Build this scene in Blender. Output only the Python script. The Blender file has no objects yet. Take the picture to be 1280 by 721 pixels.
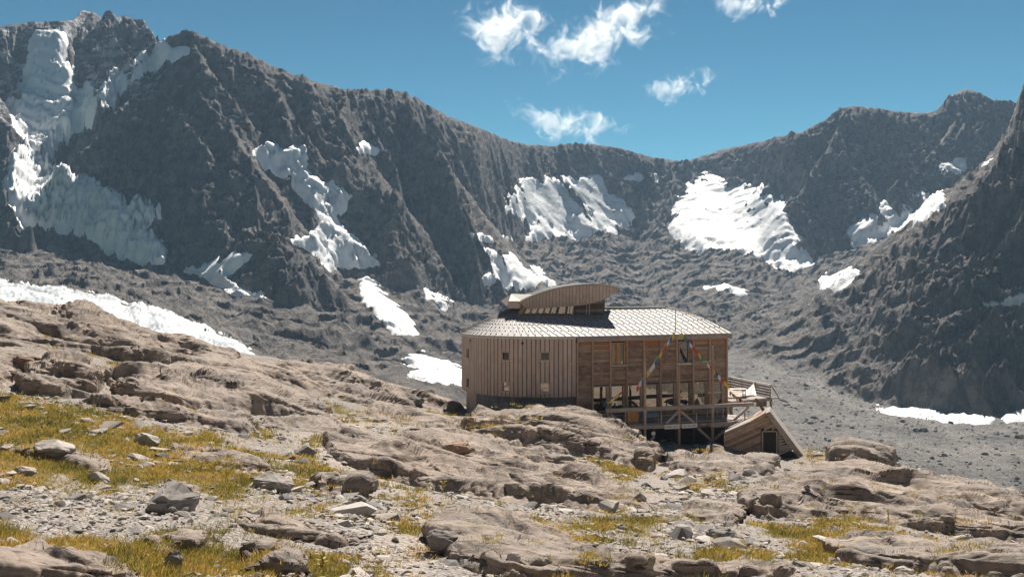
import bpy, bmesh, math, random
import numpy as np
from mathutils import Vector

random.seed(7)
RNG = np.random.default_rng(11)
SC = bpy.context.scene
COL = SC.collection

# ------------------------------------------------------------------ camera, sky, sun, exposure
F = 1256.0                      # focal length in pixels of a 1280 wide frame
HY = 360.5                      # horizon row
cam_data = bpy.data.cameras.new('camera')
cam = bpy.data.objects.new('camera', cam_data)
COL.objects.link(cam)
cam.location = (0, 0, 0)
cam.rotation_euler = (math.radians(90), 0, 0)
cam_data.sensor_width = 36
cam_data.lens = 36 * F / 1280
cam_data.clip_start = 0.5
cam_data.clip_end = 30000
SC.camera = cam

SUN_EL, SUN_AZ = math.radians(50), math.radians(13)      # azimuth clockwise from +Y (straight ahead)
world = bpy.data.worlds.new('World')
SC.world = world
world.use_nodes = True
wn = world.node_tree
wn.nodes.clear()
w_out = wn.nodes.new('ShaderNodeOutputWorld')
w_bg = wn.nodes.new('ShaderNodeBackground')
w_sky = wn.nodes.new('ShaderNodeTexSky')
w_sky.sky_type = 'NISHITA'
w_sky.sun_disc = False
w_sky.sun_elevation = SUN_EL
w_sky.sun_rotation = SUN_AZ
w_sky.altitude = 2600
w_sky.air_density = 1.0
w_sky.dust_density = 0.3
w_sky.ozone_density = 1.6
w_tint = wn.nodes.new('ShaderNodeMixRGB')
w_tint.blend_type = 'MULTIPLY'
w_tint.inputs[0].default_value = 1
w_tint.inputs[2].default_value = (0.058, 0.130, 0.104, 1)
w_gam = wn.nodes.new('ShaderNodeGamma')
w_gam.inputs[1].default_value = 1.5
wn.links.new(w_sky.outputs[0], w_gam.inputs[0])
wn.links.new(w_gam.outputs[0], w_tint.inputs[1])
wn.links.new(w_tint.outputs[0], w_bg.inputs[0])
w_bg.inputs[1].default_value = 0.12
wn.links.new(w_bg.outputs[0], w_out.inputs[0])

sun_data = bpy.data.lights.new('sun', 'SUN')
sun_data.energy = 5.0
sun_data.angle = math.radians(0.5)
sun_data.color = (1.0, 0.92, 0.82)
sun = bpy.data.objects.new('sun', sun_data)
COL.objects.link(sun)
sd = Vector((math.sin(SUN_AZ) * math.cos(SUN_EL), math.cos(SUN_AZ) * math.cos(SUN_EL), math.sin(SUN_EL)))
sun.rotation_euler = sd.to_track_quat('Z', 'Y').to_euler()

SC.view_settings.view_transform = 'Standard'
SC.view_settings.look = 'None'
SC.view_settings.gamma = 1
SC.view_settings.use_curve_mapping = False
SC.view_settings.exposure = 0.86
SC.cycles.volume_bounces = 6
SC.cycles.max_bounces = 10
SC.cycles.diffuse_bounces = 4
SC.cycles.transparent_max_bounces = 16

# ------------------------------------------------------------------ small helpers
def tag(o, label=None, cat=None, group=None, kind=None):
    if label: o['label'] = label
    if cat: o['category'] = cat
    if group: o['group'] = group
    if kind: o['kind'] = kind
    return o

def at(px, py, d):
    """world point seen at (px, py) of the photograph at depth d"""
    return Vector(((px - 640) / F * d, d, (HY - py) / F * d))

def link(name, mesh, mat=None, parent=None):
    o = bpy.data.objects.new(name, mesh)
    COL.objects.link(o)
    if mat is not None and not mesh.materials: mesh.materials.append(mat)
    if parent is not None: o.parent = parent
    return o

def empty(name, loc=(0, 0, 0)):
    o = bpy.data.objects.new(name, None)
    COL.objects.link(o)
    o.location = loc
    o.empty_display_size = 0.3
    return o

def np_mesh(name, V, Fq, smooth=True):
    """numpy arrays -> mesh (faces all with the same number of corners)"""
    me = bpy.data.meshes.new(name)
    n = Fq.shape[1]
    me.vertices.add(len(V)); me.vertices.foreach_set('co', np.ascontiguousarray(V, dtype=np.float32).ravel())
    me.loops.add(Fq.size); me.loops.foreach_set('vertex_index', np.ascontiguousarray(Fq, dtype=np.int32).ravel())
    me.polygons.add(len(Fq))
    me.polygons.foreach_set('loop_start', np.arange(0, Fq.size, n, dtype=np.int32))
    me.update(calc_edges=True)
    me.polygons.foreach_set('use_smooth', np.full(len(Fq), smooth))
    me.update()
    return me

def set_attr(me, name, arr):
    a = me.attributes.new(name, 'FLOAT', 'POINT')
    a.data.foreach_set('value', np.ascontiguousarray(arr, dtype=np.float32).ravel())

# ---- noise
def _tab(seed):
    r = np.random.default_rng(seed)
    a = r.random((256, 256)) * 2 * np.pi
    return np.cos(a).astype(np.float32), np.sin(a).astype(np.float32)
_TABS = {}
def gnoise(x, y, seed=0):
    """gradient noise, about -0.7..0.7"""
    if seed not in _TABS: _TABS[seed] = _tab(seed)
    gx, gy = _TABS[seed]
    x = np.asarray(x, dtype=np.float32); y = np.asarray(y, dtype=np.float32)
    xi = np.floor(x); yi = np.floor(y)
    fx = x - xi; fy = y - yi
    xi = xi.astype(np.int32) & 255; yi = yi.astype(np.int32) & 255
    x1 = (xi + 1) & 255; y1 = (yi + 1) & 255
    u = fx * fx * fx * (fx * (fx * 6 - 15) + 10); v = fy * fy * fy * (fy * (fy * 6 - 15) + 10)
    a = gx[xi, yi] * fx + gy[xi, yi] * fy
    b = gx[x1, yi] * (fx - 1) + gy[x1, yi] * fy
    c = gx[xi, y1] * fx + gy[xi, y1] * (fy - 1)
    d = gx[x1, y1] * (fx - 1) + gy[x1, y1] * (fy - 1)
    ab = a + u * (b - a); cd = c + u * (d - c)
    return ab + v * (cd - ab)

def fbm(x, y, octaves, seed=0, gain=0.5, lac=2.03):
    s = 0; amp = 1.0
    for o in range(octaves):
        s = s + amp * gnoise(x, y, seed + o)
        x = x * lac + 13.7; y = y * lac + 7.3; amp *= gain
    return s

def ridged(x, y, octaves, seed=0, gain=0.5, lac=2.03):
    s = 0; amp = 1.0; w = 1.0
    for o in range(octaves):
        n = 1 - np.abs(gnoise(x, y, seed + o)) * 2.2
        n = np.clip(n, 0, 1) ** 2
        s = s + amp * n * w
        w = np.clip(n * 1.5, 0.25, 1)
        x = x * lac + 5.1; y = y * lac + 9.2; amp *= gain
    return s

def sstep(a, b, x):
    t = np.clip((x - a) / (b - a), 0, 1)
    return t * t * (3 - 2 * t)

def cells(x, y, seed=0):
    """distance to nearest and second nearest feature point (Worley) and a cell id 0..1"""
    r = np.random.default_rng(seed)
    jx = r.random((256, 256)).astype(np.float32); jy = r.random((256, 256)).astype(np.float32)
    idt = r.random((256, 256)).astype(np.float32)
    xi = np.floor(x).astype(np.int32); yi = np.floor(y).astype(np.int32)
    d1 = np.full(x.shape, 9.0, np.float32); d2 = d1.copy(); cid = np.zeros(x.shape, np.float32)
    for di in (-1, 0, 1):
        for dj in (-1, 0, 1):
            a = (xi + di) & 255; b = (yi + dj) & 255
            d = np.hypot(xi + di + jx[a, b] - x, yi + dj + jy[a, b] - y)
            m = d < d1
            d2 = np.where(m, d1, np.minimum(d2, d))
            cid = np.where(m, idt[a, b], cid)
            d1 = np.where(m, d, d1)
    return d1, d2, cid

def poly_sdf(px, py, poly):
    """signed distance to a polygon, positive inside"""
    P = np.asarray(poly, dtype=np.float64)
    inside = np.zeros(px.shape, bool); dist = np.full(px.shape, 1e9)
    n = len(P)
    for i in range(n):
        ax, ay = P[i]; bx, by = P[(i + 1) % n]
        ex, ey = bx - ax, by - ay
        t = np.clip(((px - ax) * ex + (py - ay) * ey) / max(ex * ex + ey * ey, 1e-9), 0, 1)
        dist = np.minimum(dist, np.hypot(px - ax - t * ex, py - ay - t * ey))
        c = ((ay > py) != (by > py))
        with np.errstate(divide='ignore', invalid='ignore'):
            xx = ax + (py - ay) * ex / (ey if abs(ey) > 1e-9 else 1e-9)
        inside ^= c & (px < xx)
    return np.where(inside, dist, -dist)

def blur(a, n, axis=0):
    if n < 1: return a
    k = np.exp(-0.5 * (np.arange(-2 * n, 2 * n + 1) / n) ** 2); k /= k.sum()
    p = [(0, 0)] * a.ndim; p[axis] = (2 * n, 2 * n)
    b = np.pad(a, p, mode='edge')
    return np.apply_along_axis(lambda v: np.convolve(v, k, 'valid'), axis, b)

def grid_faces(nc, nr):
    """quads of a grid stored [col, row], wound so normals point up (columns to +x, rows to +y)"""
    i = np.arange(nc * nr).reshape(nc, nr)
    return np.stack([i[:-1, :-1], i[1:, :-1], i[1:, 1:], i[:-1, 1:]], axis=-1).reshape(-1, 4)

def sub_mesh(name, V, Fq, keep, whole=False):
    """mesh from the faces all of whose corners satisfy keep"""
    m = keep[Fq].all(axis=1) if whole else keep[Fq].any(axis=1)
    f = Fq[m]
    used, inv = np.unique(f.ravel(), return_inverse=True)
    return np_mesh(name, V[used], inv.reshape(-1, 4)), used

# ------------------------------------------------------------------ material helpers
class NT:
    def __init__(self, name):
        self.m = bpy.data.materials.new(name)
        self.m.use_nodes = True
        self.t = self.m.node_tree
        self.t.nodes.clear()
        self.out = self.t.nodes.new('ShaderNodeOutputMaterial')
        self.b = self.t.nodes.new('ShaderNodeBsdfPrincipled')
        self.t.links.new(self.b.outputs[0], self.out.inputs[0])
    def n(self, typ, **kw):
        nd = self.t.nodes.new(typ)
        for k, v in kw.items():
            if k.startswith('_'): setattr(nd, k[1:], v)
            else:
                key = k.replace('__', ' ')
                nd.inputs[key].default_value = v
        return nd
    def l(self, a, b): self.t.links.new(a, b)
    def coord(self, kind='Object'):
        if kind == 'Position': return self.n('ShaderNodeNewGeometry').outputs['Position']
        return self.n('ShaderNodeTexCoord').outputs[kind]
    def mapping(self, vec, scale=(1, 1, 1), rot=(0, 0, 0)):
        mp = self.n('ShaderNodeMapping')
        mp.inputs['Scale'].default_value = scale; mp.inputs['Rotation'].default_value = rot
        self.l(vec, mp.inputs['Vector'])
        return mp.outputs[0]
    def noise(self, vec, scale, detail=5, rough=0.6, dist=0.0):
        nd = self.n('ShaderNodeTexNoise')
        nd.inputs['Scale'].default_value = scale; nd.inputs['Detail'].default_value = detail
        nd.inputs['Roughness'].default_value = rough; nd.inputs['Distortion'].default_value = dist
        self.l(vec, nd.inputs['Vector'])
        return nd.outputs[0]
    def ramp(self, fac, stops):
        r = self.n('ShaderNodeValToRGB')
        el = r.color_ramp.elements
        while len(el) < len(stops): el.new(0.5)
        for e, (p, c) in zip(el, stops):
            e.position = p; e.color = (c[0], c[1], c[2], 1) if not isinstance(c, (int, float)) else (c, c, c, 1)
        self.l(fac, r.inputs[0])
        return r.outputs[0]
    def mix(self, fac, a, b, mode='MIX'):
        nd = self.n('ShaderNodeMixRGB', _blend_type=mode)
        for s, v in ((0, fac), (1, a), (2, b)):
            if isinstance(v, (int, float)): nd.inputs[s].default_value = v if s == 0 else (v, v, v, 1)
            elif isinstance(v, tuple): nd.inputs[s].default_value = (v[0], v[1], v[2], 1)
            else: self.l(v, nd.inputs[s])
        return nd.outputs[0]
    def math(self, op, a, b=0.0, clamp=False):
        nd = self.n('ShaderNodeMath', _operation=op)
        nd.use_clamp = clamp
        for s, v in ((0, a), (1, b)):
            if isinstance(v, (int, float)): nd.inputs[s].default_value = v
            else: self.l(v, nd.inputs[s])
        return nd.outputs[0]
    def attr(self, name):
        return self.n('ShaderNodeAttribute', _attribute_name=name).outputs['Fac']
    def bump(self, h, strength=0.5, dist=0.1, normal=None):
        nd = self.n('ShaderNodeBump', Strength=strength, Distance=dist)
        self.l(h, nd.inputs['Height'])
        if normal is not None: self.l(normal, nd.inputs['Normal'])
        return nd.outputs[0]
    def set(self, color=None, rough=None, normal=None, metallic=None, spec=None):
        for key, v in (('Base Color', color), ('Roughness', rough), ('Normal', normal), ('Metallic', metallic), ('Specular IOR Level', spec)):
            if v is None: continue
            if isinstance(v, (int, float)): self.b.inputs[key].default_value = v
            elif isinstance(v, tuple): self.b.inputs[key].default_value = (v[0], v[1], v[2], 1)
            else: self.l(v, self.b.inputs[key])
        return self.m
# ------------------------------------------------------------------ materials of the land
def mat_mountain():
    k = NT('mountain_rock')
    p = k.coord('Position')
    big = k.noise(p, 0.010, 6, 0.65)
    st = k.noise(k.mapping(p, (0.03, 0.02, 0.14), (0.15, 0.35, 0)), 1.0, 8, 0.72, 0.8)
    fine = k.noise(p, 0.13, 10, 0.78)
    c = k.ramp(big, [(0.3, (0.215, 0.207, 0.21)), (0.5, (0.305, 0.28, 0.268)), (0.7, (0.41, 0.345, 0.298))])
    c = k.mix(k.ramp(st, [(0.42, 0.0), (0.60, 0.8)]), c, (0.27, 0.245, 0.225))
    c = k.mix(k.ramp(fine, [(0.46, 0.0), (0.58, 0.8)]), c, (0.060, 0.060, 0.066))
    c = k.mix(k.ramp(fine, [(0.30, 0.75), (0.42, 0.0)]), c, (0.36, 0.325, 0.295))
    c = k.mix(k.math('MULTIPLY', k.attr('gentle'), 0.55), c, k.ramp(st, [(0.40, (0.26, 0.235, 0.22)), (0.62, (0.44, 0.39, 0.345))]))  # gentle slabs lightened in colour to stand in for sunlight on them
    stk = k.noise(k.mapping(p, (0.11, 0.09, 0.028), (0.0, 0.45, 0.0)), 1.0, 9, 0.74, 0.5)
    c = k.mix(k.ramp(stk, [(0.47, 0.0), (0.57, 0.7)]), c, (0.075, 0.072, 0.075))
    c = k.mix(k.ramp(stk, [(0.30, 0.6), (0.42, 0.0)]), c, (0.38, 0.335, 0.30))
    # scree and moraine
    g1 = k.noise(p, 0.35, 9, 0.82)
    g2 = k.noise(k.mapping(p, (0.035, 0.012, 0.03), (0, 0, 0.5)), 1.0, 7, 0.72, 0.6)
    g1 = k.mix(0.45, g1, g2)
    gv = k.ramp(g1, [(0.36, (0.13, 0.124, 0.122)), (0.5, (0.31, 0.292, 0.278)), (0.63, (0.54, 0.505, 0.475))])
    c = k.mix(k.attr('scree'), c, gv)
    # thin moss on the lower slabs
    ms = k.ramp(k.noise(p, 0.02, 6, 0.7), [(0.55, 0.0), (0.72, 0.45)])
    c = k.mix(k.math('MULTIPLY', ms, k.attr('moss')), c, (0.26, 0.20, 0.075))
    # left-over snow in the chinks
    sn = k.ramp(k.math('ADD', k.noise(k.mapping(p, (0.05, 0.05, 0.11), (0, 0.5, 0)), 1.0, 8, 0.74), k.math('MULTIPLY', k.attr('dusting'), 0.13)), [(0.655, 0.0), (0.675, 0.9)])
    c = k.mix(k.math('MULTIPLY', sn, k.attr('flecks')), c, (0.75, 0.77, 0.8))
    h = k.mix(0.5, k.mix(0.5, fine, stk), k.noise(p, 0.8, 6, 0.75))
    n = k.bump(h, 1.0, 7.0)
    return k.set(c, 0.9, n, spec=0.15)

def mat_snow():
    k = NT('glacier_snow')
    p = k.coord('Position')
    a = k.attr('dirt')
    lay = k.noise(k.mapping(p, (0.012, 0.012, 0.11), (0.12, 0.05, 0)), 1.0, 7, 0.7, 0.8)
    nz = k.noise(p, 0.05, 6, 0.65)
    ice = k.ramp(lay, [(0.35, (0.46, 0.48, 0.49)), (0.52, (0.75, 0.775, 0.78)), (0.7, (0.90, 0.91, 0.91))])
    c = k.mix(k.math('MULTIPLY', a, k.ramp(nz, [(0.3, 0.35), (0.55, 1.0)])), (0.90, 0.91, 0.91), ice)
    gr = k.ramp(k.noise(p, 0.35, 6, 0.7), [(0.58, 0.0), (0.72, 0.8)])
    c = k.mix(k.math('MULTIPLY', gr, a), c, (0.30, 0.285, 0.27))
    c = k.mix(k.math('MULTIPLY', k.attr('crev'), 0.85), c, (0.20, 0.235, 0.265))  # blue-grey ice, with the shade inside crevasses put into the colour
    n = k.bump(k.mix(0.5, lay, k.noise(p, 0.4, 5, 0.7)), 0.5, 2.0)
    return k.set(c, 0.6, n, spec=0.3)

M_MOUNT = mat_mountain()
M_SNOW = mat_snow()

# ------------------------------------------------------------------ far land: valley, cirque, ridges
def T(*rows): return np.array(rows, dtype=float)
SKY = T((-300,70),(-120,45),(0,33),(40,27),(75,26),(93,25),(100,14),(115,14),(128,18),(140,20),(165,21),(180,32),(195,47),(203,49),(215,43),(232,38),(250,42),
        (280,58),(305,64),(330,77),(380,97),(410,106),(430,111),(455,113),(470,112),(490,110),(520,122),(560,145),(600,160),(640,177),(665,181),(690,182),(715,179),
        (740,180),(770,184),(790,189),(810,195),(850,201),(870,197),(900,187),(925,182),(950,177),(980,168),(1000,165),(1030,150),(1050,135),(1070,132),(1090,134),
        (1110,137),(1130,139),(1150,141),(1170,138),(1185,121),(1205,110),(1225,115),(1240,125),(1262,124),(1290,120),(1400,100),(1580,90))
SKYD = T((-300,1094),(0,1094),(60,1087),(88,1087),(97,1216),(190,1216),(200,969),(235,923),(300,950),(400,979),(450,1019),(490,1044),(600,1169),(650,1348),(700,1428),(780,1500),(850,1630),(900,1650),(960,1500),(1000,1410),(1050,1430),(1110,1430),(1200,1450),(1262,1450),(1300,1450),(1580,1500))
L1 = T((-300,395,380),(0,390,400),(100,408,410),(200,432,420),(320,452,430),(450,470,450),(560,485,460),(700,500,480),(900,505,500),(950,520,500),(1100,560,400),(1280,600,340),(1580,600,340))
L2 = T((-300,350,616),(0,355,572),(100,364,563),(200,386,554),(320,440,546),(450,455,563),(560,470,590),(700,475,642),(900,468,680),(985,474,680),(1050,492,640),(1100,507,595),(1150,515,560),(1200,524,545),(1280,520,560),(1580,515,560))
L3 = T((-300,330,680),(0,335,680),(100,345,664),(200,372,624),(300,392,632),(400,410,640),(500,430,640),(600,440,702),(700,430,811),(800,430,850),(900,440,800),(950,432,790),(1000,400,842),(1050,355,876),(1100,312,864),(1150,275,847),(1190,243,841),(1225,215,853),(1240,200,858),(1255,180,864),(1266,150,870),(1275,112,876),(1290,80,887),(1320,50,905),(1400,20,928),(1580,-20,951))
L4 = T((-300,300,814),(0,308,807),(100,322,777),(200,345,740),(300,365,722),(400,372,733),(500,385,755),(600,385,882),(700,380,1015),(800,385,1080),(900,395,1020),(1000,385,1000),(1050,362,1000),(1100,332,1000),(1150,300,1000),(1190,270,1000),(1240,240,1010),(1275,205,1030),(1400,180,1050),(1580,150,1050))
L5 = T((-300,240,897),(0,230,912),(60,215,935),(120,205,927),(200,250,844),(300,300,813),(400,330,837),(450,330,868),(500,330,899),(600,335,1006),(650,302,1217),(700,298,1274),(780,285,1370),(850,305,1320),(900,322,1250),(1000,338,1190),(1050,312,1230),(1100,292,1270),(1200,225,1300),(1280,190,1290),(1580,160,1300))
L6 = T((-300,120,1003),(0,120,1003),(60,120,1015),(120,120,1003),(200,140,904),(300,190,874),(400,210,896),(450,220,933),(500,220,971),(600,250,1079),(650,238,1301),(700,225,1378),(780,225,1465),(850,225,1550),(880,215,1590),(950,235,1450),(1000,262,1290),(1050,235,1320),(1100,220,1345),(1200,172,1360),(1280,160,1360),(1580,130,1380))

u_in = np.linspace(-0.535, 0.535, 830)
u_cols = np.concatenate([np.linspace(-0.78, -0.54, 26), u_in, np.linspace(0.54, 0.78, 26)])
pxc = u_cols * F + 640
NC = len(u_cols)
def line(tab, sm):
    py = np.interp(pxc, tab[:, 0], tab[:, 1]); d = np.interp(pxc, tab[:, 0], tab[:, 2])
    return blur(py, sm), blur(d, sm)
sky_py = np.interp(pxc, SKY[:, 0], SKY[:, 1])
sky_py = 0.5 * blur(sky_py, 2) + 0.5 * sky_py
sky_d = blur(np.interp(pxc, SKYD[:, 0], SKYD[:, 1]), 4)
kn_y, kn_z = [], []
def addk(d, z): kn_y.append(np.broadcast_to(d, (NC,)).astype(float)); kn_z.append(np.broadcast_to(z, (NC,)).astype(float))
addk(105., -54.); 
CL = T((-300,60,0),(940,0,30),(985,-4,26),(1050,-16,26),(1100,-26,26),(1200,-42,27),(1280,-46,27),(1580,-48,28))      # cliff at the foot of the right spur
for tab, sm in ((L1, 14), (L2, 6), (CL, 0), (L3, 6), (L4, 14), (L5, 12), (L6, 10)):
    if tab is CL:
        wR = sstep(930, 1010, pxc)
        py2, d2 = line(L2, 6); py3, d3 = line(L3, 6)
        zc = (HY - py2) / F * d2; z3 = (HY - py3) / F * d3
        dm = d2 + np.where(wR > 0, (1 - wR) * 0.4 * (d3 - d2) + wR * 27, 0.4 * (d3 - d2))
        zm = (1 - wR) * (zc + 0.4 * (z3 - zc)) + wR * (HY - (py2 + np.interp(pxc, CL[:, 0], CL[:, 1]))) / F * dm
        addk(dm, zm); continue
    py, d = line(tab, sm); addk(d, (HY - py) / F * d)
addk(sky_d, (HY - sky_py) / F * sky_d)
addk(sky_d + 260, (HY - sky_py) / F * sky_d - 230)
addk(3300., -50.)
KY = np.stack(kn_y, 1); KZ = np.stack(kn_z, 1)

def pchip_eval(KY, KZ, Y):
    """monotone cubic per column; KY,KZ [nc,k], Y [nc,m]"""
    h = np.diff(KY, axis=1); dl = np.diff(KZ, axis=1) / h
    w1 = 2 * h[:, 1:] + h[:, :-1]; w2 = h[:, 1:] + 2 * h[:, :-1]
    with np.errstate(divide='ignore', invalid='ignore'):
        dm = np.where(dl[:, 1:] * dl[:, :-1] > 0, (w1 + w2) / (w1 / dl[:, :-1] + w2 / dl[:, 1:]), 0)
    D = np.concatenate([dl[:, :1], dm, dl[:, -1:]], 1)
    out = np.zeros_like(Y); K = KY.shape[1]
    idx = np.zeros(Y.shape, int)
    for k in range(1, K - 1): idx += (Y >= KY[:, k:k + 1])
    r = np.arange(KY.shape[0])[:, None]
    t = np.clip((Y - KY[r, idx]) / h[r, idx], 0, 1); H = h[r, idx]
    a, b, da, db = KZ[r, idx], KZ[r, idx + 1], D[r, idx], D[r, idx + 1]
    return a * (1 + 2 * t) * (1 - t) ** 2 + H * da * t * (1 - t) ** 2 + b * t * t * (3 - 2 * t) + H * db * t * t * (t - 1)

yf = np.concatenate([np.geomspace(105, 450, 110), np.linspace(452, 1720, 900), np.linspace(1740, 3300, 30)])
YF = np.broadcast_to(yf, (NC, len(yf)))
ZF = pchip_eval(KY, KZ, YF)
UF = u_cols[:, None]

def hit(px, py):
    """first point of the smooth far land on the ray through (px, py)"""
    c = np.clip(np.interp(px, pxc, np.arange(NC)), 0, NC - 1)
    z = ZF[int(round(c))]
    e = (HY - py) / F
    vis = np.nonzero(z / yf >= e)[0]
    i = vis[0] if len(vis) else np.argmax(z / yf)
    return yf[i], e

SPURS = [
    ([(238, 40, 0), (262, 90, 22), (275, 130, 36), (300, 185, 48), (325, 220, 52), (355, 265, 52), (385, 300, 45), (402, 345, 20)], 1.25),
    ([(490, 112, 0), (520, 160, 24), (545, 200, 36), (575, 250, 44), (600, 300, 44), (612, 345, 20)], 1.25),
    ([(310, 292, 25), (350, 302, 60), (380, 322, 60), (410, 352, 50), (424, 380, 20)], 1.0),
    ([(432, 113, 0), (425, 150, 22), (440, 200, 26), (470, 260, 30), (520, 320, 24)], 1.3),
    ([(-60, 50, 0), (-10, 110, 30), (12, 180, 45), (4, 250, 50), (36, 305, 40)], 1.3),
    ([(345, 82, 0), (352, 130, 18), (345, 175, 15)], 1.4),
    ([(1207, 110, 0), (1195, 150, 25), (1165, 190, 35), (1120, 240, 30)], 1.2),
    ([(1055, 135, 0), (1040, 180, 24), (1010, 230, 30), (1000, 270, 20)], 1.2),
]
XF = UF * YF
CREST = np.zeros_like(ZF)
for pts, slope in SPURS:
    P = []
    for px, py, push in pts:
        y, e = hit(px, max(py, np.interp(px, SKY[:, 0], SKY[:, 1]) + 2))
        y -= push
        P.append(((px - 640) / F * y, y, e * y))
    best = np.full(ZF.shape, -1e9)
    for a, b in zip(P[:-1], P[1:]):
        ex, ey = b[0] - a[0], b[1] - a[1]
        t = np.clip(((XF - a[0]) * ex + (YF - a[1]) * ey) / (ex * ex + ey * ey), 0, 1)
        d = np.hypot(XF - a[0] - t * ex, YF - a[1] - t * ey)
        wob = 6 * gnoise(XF / 60, YF / 60, 91)
        best = np.maximum(best, a[2] + t * (b[2] - a[2]) + wob - slope * d)
    m = best - ZF
    ZF = ZF + np.where(m > 0, m, 0)
    CREST = np.maximum(CREST, sstep(-6, 6, m))
ZF = blur(ZF, 1, 0)

# relief of the rock on the fine grid
XF = UF * YF
sl = np.gradient(ZF, axis=1) / np.gradient(yf)[None, :]
sl = blur(sl, 3, 1)
steep = sstep(0.30, 0.75, sl)
wx = XF + 40 * fbm(XF / 180, YF / 180, 2, 31); wy = YF + 40 * fbm(XF / 180, YF / 180, 2, 41)
gul = ridged(wx / 85 + 0.25 * wy / 90, wy / 230, 5, 3, 0.55)              # gullies running down the walls
rug = ridged(wx / 50, wy / 44, 5, 13, 0.58)
med = fbm(wx / 26, wy / 26, 5, 23, 0.62)
hs = ZF + 0.10 * XF - 0.40 * np.maximum(0, XF - 150) + 0.07 * YF + 9 * fbm(XF / 120, YF / 120, 4, 51, 0.55)
def terr(h, s, sharp=0.3, flat=0.93):
    f = h / s; i = np.floor(f); r = f - i
    return s * (i + flat * sstep(0, sharp, r) + (1 - flat) * r) - h
cl1, cl2, cid = cells(wx / 30, wy / 22, 57)
dia = ridged((wx + 0.55 * wy) / 26, (wy - 0.4 * wx) / 95, 4, 63, 0.6)
slab = terr(hs + 5 * cid, 7.5, 0.16) + 0.75 * terr(hs + 1.0 * med, 2.6, 0.2)
gentle = 1 - steep
scree = sstep(-46, -56, ZF + 5 * fbm(XF / 60, YF / 60, 3, 71)) * sstep(0.26, 0.12, np.abs(sl)) * sstep(120, 500, XF + 420)
amp = sstep(250, 620, YF)
near_sky = np.exp(-((YF - KY[:, 8:9]) / 55) ** 2)
bed = fbm((wx * 0.95 - wy * 0.3) / 95, (wx * 0.3 + wy * 0.95) / 30, 3, 33, 0.5)
ROCK = amp * (steep * ((15 + 16 * sstep(-.3, .4, fbm(XF / 260, YF / 260, 2, 95))) * (gul - 0.75) + 10 * (rug - 0.7) + 6.5 * med + 8.0 * (dia - 0.65) + (0.8 + 0.5 * sstep(150, 260, XF)) * terr(hs + 6 * med, 12.0, 0.3, 0.85)) + gentle * (1 - scree) * (3.6 * (rug - 0.6) + 0.62 * slab + 4.0 * bed + 1.1 * med)) + scree * (1.1 * med + 1.4 * (ridged(XF / 38, YF / 30, 3, 93) - .6))
ROCK *= (1 - 0.45 * CREST) * (1 - 0.80 * near_sky)
ZG = ZF + ROCK
# hold the skyline to the photograph's
peak = np.where(YF > 700, ZG / YF, -1).max(axis=1)
want = (HY - np.where(pxc > 1268, np.interp(pxc, L3[:, 0], L3[:, 1]), sky_py)) / F
dlt = blur(want - peak, 6)
wgt = sstep(0, 1, np.clip((YF - KY[:, 5:6]) / (KY[:, 8:9] - KY[:, 5:6]), 0, 1))
wgt = np.where((pxc > 1255)[:, None], sstep(500, 740, YF), wgt)
ZG = ZG + dlt[:, None] * YF * wgt
# rows: even steps of picture height plus a little of ground length
NRF = 470
el = ZG / yf[None, :]
vis = el >= np.maximum.accumulate(el, axis=1) - 0.003
step = np.abs(np.diff(el, axis=1)) * F * np.where(vis[:, 1:], 1.0, 0.10) + 0.20 * np.diff(np.log(yf))[None, :] * 120 + 0.02 * np.diff(yf)[None, :]
cum = np.concatenate([np.zeros((NC, 1)), np.cumsum(step, 1)], 1)
cum = blur(cum, 4, 0)
cum /= cum[:, -1:]
q = np.linspace(0, 1, NRF)
YR = np.stack([np.interp(q, cum[i], yf) for i in range(NC)])
def rows(A): return np.stack([np.interp(YR[i], yf, A[i]) for i in range(NC)])
ZR = rows(ZG); ZB = rows(ZF); XR = u_cols[:, None] * YR
steep_r = rows(steep); scree = rows(scree); med_r = rows(med); sl_r = rows(sl)
fin = fbm(XR / 7, (YR + 0.8 * ZR) / 7, 4, 43, 0.65)
fc1, fc2, fcid = cells(XR / 9 + 0.3 * fin, (YR + ZR) / 12, 59)
ZR = ZR + amp[0].max() * sstep(250, 620, YR) * (1 - scree) * steep_r * (2.4 * fin + 1.2 * (fcid - 0.5))
ZRs = blur(blur(ZR, 7, 0), 7, 1); ZS = ZRs; ZRc = blur(blur(ZRs, 12, 0), 10, 1)
wx = rows(wx); wy = rows(wy)
FV = np.stack([XR, YR, ZR], -1).reshape(-1, 3)
FQ = grid_faces(NC, NRF)
me = np_mesh('mountains', FV, FQ, smooth=False)
flecks = sstep(40, 160, ZR) * 0.9
moss = sstep(60, -10, ZR) * (1 - scree)
_px = 640 + F * XR / YR; _py = HY - F * ZR / YR
dust = np.maximum(sstep(260, 180, _px) * sstep(190, 110, _py), 0.55 * sstep(60, 0, np.abs(_px - 300) * .8) * sstep(40, 0, np.abs(_py - 125)))
dust = np.maximum(dust, 0.6 * sstep(1000, 1080, _px) * sstep(300, 240, _py) * sstep(150, 185, _py))
set_attr(me, 'dusting', dust)
set_attr(me, 'scree', scree); set_attr(me, 'gentle', (1 - steep_r) * (1 - scree)); set_attr(me, 'flecks', flecks); set_attr(me, 'moss', moss * sstep(850, 1000, pxc)[:, None])
tag(link('mountain', me, M_MOUNT), 'dark rocky mountain ridges ringing the valley behind the hut', None, None, 'structure')

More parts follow.
